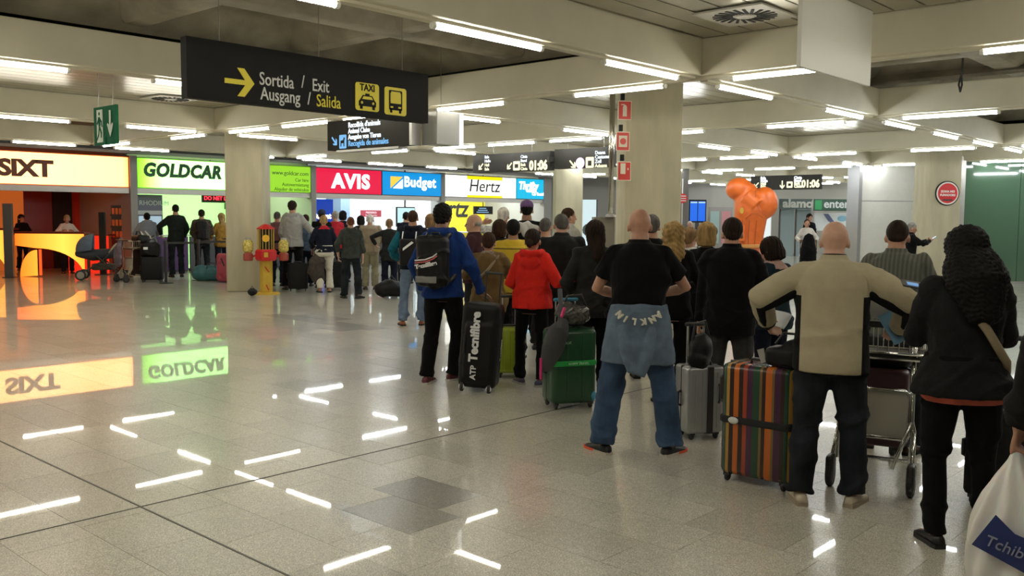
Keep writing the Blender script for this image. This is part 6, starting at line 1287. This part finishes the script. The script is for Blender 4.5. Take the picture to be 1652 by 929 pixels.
P_(473, 322, 20.4, 'very tall man in light grey hoodie and black trousers', vx=.012, w=1.0, turn=12, head=(15, 0), hair=dict(k='afro', m=HAIRM['brown']), skin=SKIN, hairpad=.03, hands=((-.22, .22, 1.02), (.42, .30, 1.30)), poles=(None, (.6, -.2, -.8)), bottom=dict(m=BLACKC, ankle=.085, knee=.085), top=dict(m=cloth('heather_grey', (.30, .295, .28), .08), name='hoodie', hood=True, hem=.49, loose=.036, straight=.6), shoes=SHOE_BLK, feet=((-.16, -.06, -25), (.1, .08, 10)))
P_(447, 340, 21.4, 'grey haired man in dusty pink shirt between the column and grey hoodie', vx=.016, turn=15, hair=dict(k='buzz', m=HAIRM['salt']), skin=SKIN, bottom=dict(m=NAVY), top=dict(m=cloth('dusty_pink', (.17, .075, .08)), name='shirt'), shoes=SHOE_BLK)
P_(493, 345, 21.4, 'brown haired person in pale denim shirt beside the tall grey hoodie', vx=.016, hair=dict(k='short', m=HAIRM['chestnut']), skin=SKIN, bottom=dict(m=NAVY), top=dict(m=cloth('denim_shirt', (.13, .19, .29)), name='shirt'), shoes=SHOE_BLK)
# ---- GOLDCAR desk
G2 = 'people at the goldcar and sixt desks'
P_(239, 341, 24.3, 'man in pale grey hoodie leaning on the GOLDCAR counter', vx=.014, turn=-12, lean=16, w=1.1, hair=dict(k='short', m=HAIRM['black']), skin=SKIN, hands=((-.2, .5, 1.1), (.2, .5, 1.1)), bottom=dict(m=CHAR), top=dict(m=cloth('pale_hoodie', (.23, .25, .29), .08), name='hoodie', hood=True, loose=.03), shoes=SHOE_BLK, group=G2)
P_(283, 329, 24.2, 'tall man in dark green-black jacket at the GOLDCAR counter', vx=.014, turn=-8, hair=dict(k='short', m=HAIRM['black']), skin=SKIN, hands=((-.34, .28, 1.12), (.22, .25, 1.05)), poles=((-1, -.2, -.3), None), bottom=dict(m=DENIM), top=dict(m=cloth('bottle_black', (.014, .018, .014)), loose=.03), shoes=SHOE_BLK, group=G2)
I = P_(325, 337, 24.2, 'man with black rucksack and jeans at the GOLDCAR counter', vx=.014, w=1.1, hair=dict(k='short', m=HAIRM['brown']), skin=SKIN, hands=REST_F, bottom=dict(m=DENIM), top=dict(m=cloth('brown_check', (.07, .055, .04), .6, vscale=30), name='shirt', loose=.034), shoes=SHOE_BLK, group=G2)
backpack(I, 'black rucksack worn by the man at the GOLDCAR counter', .32, .18, .48, NYL, .69)
P_(357, 343, 24.5, 'blond woman in mustard jacket beside the column', fem=True, vx=.014, turn=-25, hair=dict(k='long', m=HAIRM['blond'], len=.26), skin=SKIN, hands=REST_F, bottom=dict(m=NAVY), top=dict(m=cloth('mustard', (.30, .165, .03)), hem=.47), shoes=SHOE_BLK, group=G2)
P_(107, 345, 25.4, 'blond clerk in white blouse bending forward behind the glowing counter', fem=True, vx=.013, turn=176, head=(0, 24), lean=10, face=True, hair=dict(k='short', m=HAIRM['blond']), skin=SKIN, hands=((-.14, .30, 1.16), (.14, .30, 1.16)), bottom=dict(m=NAVY), top=dict(m=cloth('white_blouse', (.62, .58, .52), .05), name='blouse'), shoes=SHOE_BLK, group=G2)
P_(34, 345, 26.6, 'dark haired clerk in black at the back of the SIXT booth', fem=True, vx=.014, turn=150, face=True, hair=dict(k='long', m=HAIRM['black'], len=.26), skin=SKIN, hands=REST_F, bottom=dict(m=BLACKC), top=dict(m=BLACKC), shoes=SHOE_BLK, group=G2)
# ---- far right
G3 = 'people far back in the hall'
P_(1302, 353, 26.0, 'far woman in white blouse pushing a dark pushchair', fem=True, vx=.013, turn=172, face=True, hair=dict(k='short', m=HAIRM['chestnut']), skin=SKIN, hands=((-.22, .35, 1.05), (.22, .35, 1.05)), bottom=dict(m=BLACKC), top=dict(m=cloth('white_blouse', (.62, .58, .52), .05), name='blouse'), shoes=SHOE_BLK, group=G3)
P_(1306, 344, 29.5, 'far dark haired person in black under the enterprise sign', vx=.016, turn=150, hair=dict(k='long', m=HAIRM['black'], len=.26), fem=True, skin=SKIN, bottom=dict(m=BLACKC), top=dict(m=BLACKC), shoes=SHOE_BLK, group=G3)
I = P_(1469, 358, 19.5, 'grey haired man in black jacket looking at a lit phone by the round sign', vx=.012, turn=75, head=(8, 14), face=True, hair=dict(k='short', m=HAIRM['grey']), skin=SKIN, hands=((-.08, .38, 1.22), (.1, .38, 1.22)), bottom=dict(m=DENIM), top=dict(m=BLACKC, collar=.025), shoes=SHOE_BLK, group=G3)
e = empty('phone', WM(I) @ L(.04, .46, 1.27) @ Matrix.Rotation(R_(30), 4, 'X'), 'small phone with glowing white screen held by the far grey haired man', 'phone'); MB().rbox((0, 0, 0), (.075, .15, .009), .01, 3).build('case', M_pblk, e); MB().box((0, 0, .006), (.068, .13, .002)).build('screen', glow('phone_white', (.6, .8, 1), 1.8), e)
P_(1113, 356, 28.5, 'far white haired person facing the queue near the flight screens', vx=.015, turn=178, face=True, hair=dict(k='short', m=HAIRM['white']), skin=SKIN, bottom=dict(m=CHAR), top=dict(m=cloth('white_shirt', (.62, .60, .56), .08), name='shirt'), shoes=SHOE_BLK, group=G3)
# ---- person at the right picture edge with carrier bag
p = atd(1792, 350, 3.35)
I = person(1762, 0, 1.70, 'person in dark coat at the right picture edge holding a white carrier bag', loc=Vector((p.x, p.y, 0)), vx=.0085, w=1.05, turn=6, hair=dict(k='short', m=HAIRM['brown']), hands=((-.29, .06, .74), (.22, .2, .9)), curl=(.95, .5), bottom=dict(m=CHAR), top=dict(m=cloth('dark_coat', (.010, .0095, .009)), name='coat', hem=.42, loose=.03), shoes=SHOE_BLK, seed=5)
wr = WM(I) @ I['wri'][0]
m = L(wr.x, wr.y, 0) @ rotz(I['ang']); z0 = wr.z-.085
e = empty('carrier_bag', m, 'white plastic carrier bag with dark blue printed panel at the right edge', 'bag')
mb = MB(); rs = []
for z, hw, hd, xo in ((z0, .018, .014, 0), (z0-.05, .035, .025, 0), (z0-.12, .075, .05, 0), (z0-.20, .115, .075, 0), (z0-.30, .15, .10, 0), (z0-.40, .165, .115, 0), (z0-.50, .165, .115, .0), (z0-.58, .15, .10, 0), (z0-.62, .11, .07, 0)):
    rs.append([(xo+hw*sup(18, 2*math.pi*j/24)[0], hd*sup(18, 2*math.pi*j/24)[1], z) for j in range(24)])
mb.rings(rs); me = remesh(mb, .009, 3, 'bag')
displace(me, lambda co: .012*np.sin(np.arctan2(co[:, 1]*1.5, co[:, 0])*9+2*np.sin(co[:, 2]*9))*np.clip((z0-co[:, 2])/.25, 0, 1)*np.clip((co[:, 2]-(z0-.62))/.3+.25, 0, 1))
M_bag = mat('bag_plastic', (.74, .73, .70), .28, spec=.5, bump=.25, bscale=25)
M_bag.node_tree.nodes['Principled BSDF'].inputs['Subsurface Weight'].default_value = .3
bg = link('bag_body', me, M_bag, e)
MB().prism([(-.10, -.07), (.11, -.10), (.12, .03), (.03, .035), (-.05, .08)], 0, .004).build('blue_panel', mat('panel_blue', (.012, .025, .13), .5), e, m=L(-.01, -.128, z0-.33) @ Matrix.Rotation(R_(90), 4, 'X') @ Matrix.Rotation(R_(-12), 4, 'Z'))
text('lettering', 'Tchibo', .062, mat('panel_print', (.25, .27, .38), .6), L(-.08, -.134, z0-.365) @ Matrix.Rotation(R_(90), 4, 'X') @ Matrix.Rotation(R_(-12), 4, 'Z'), e, shear=.15)
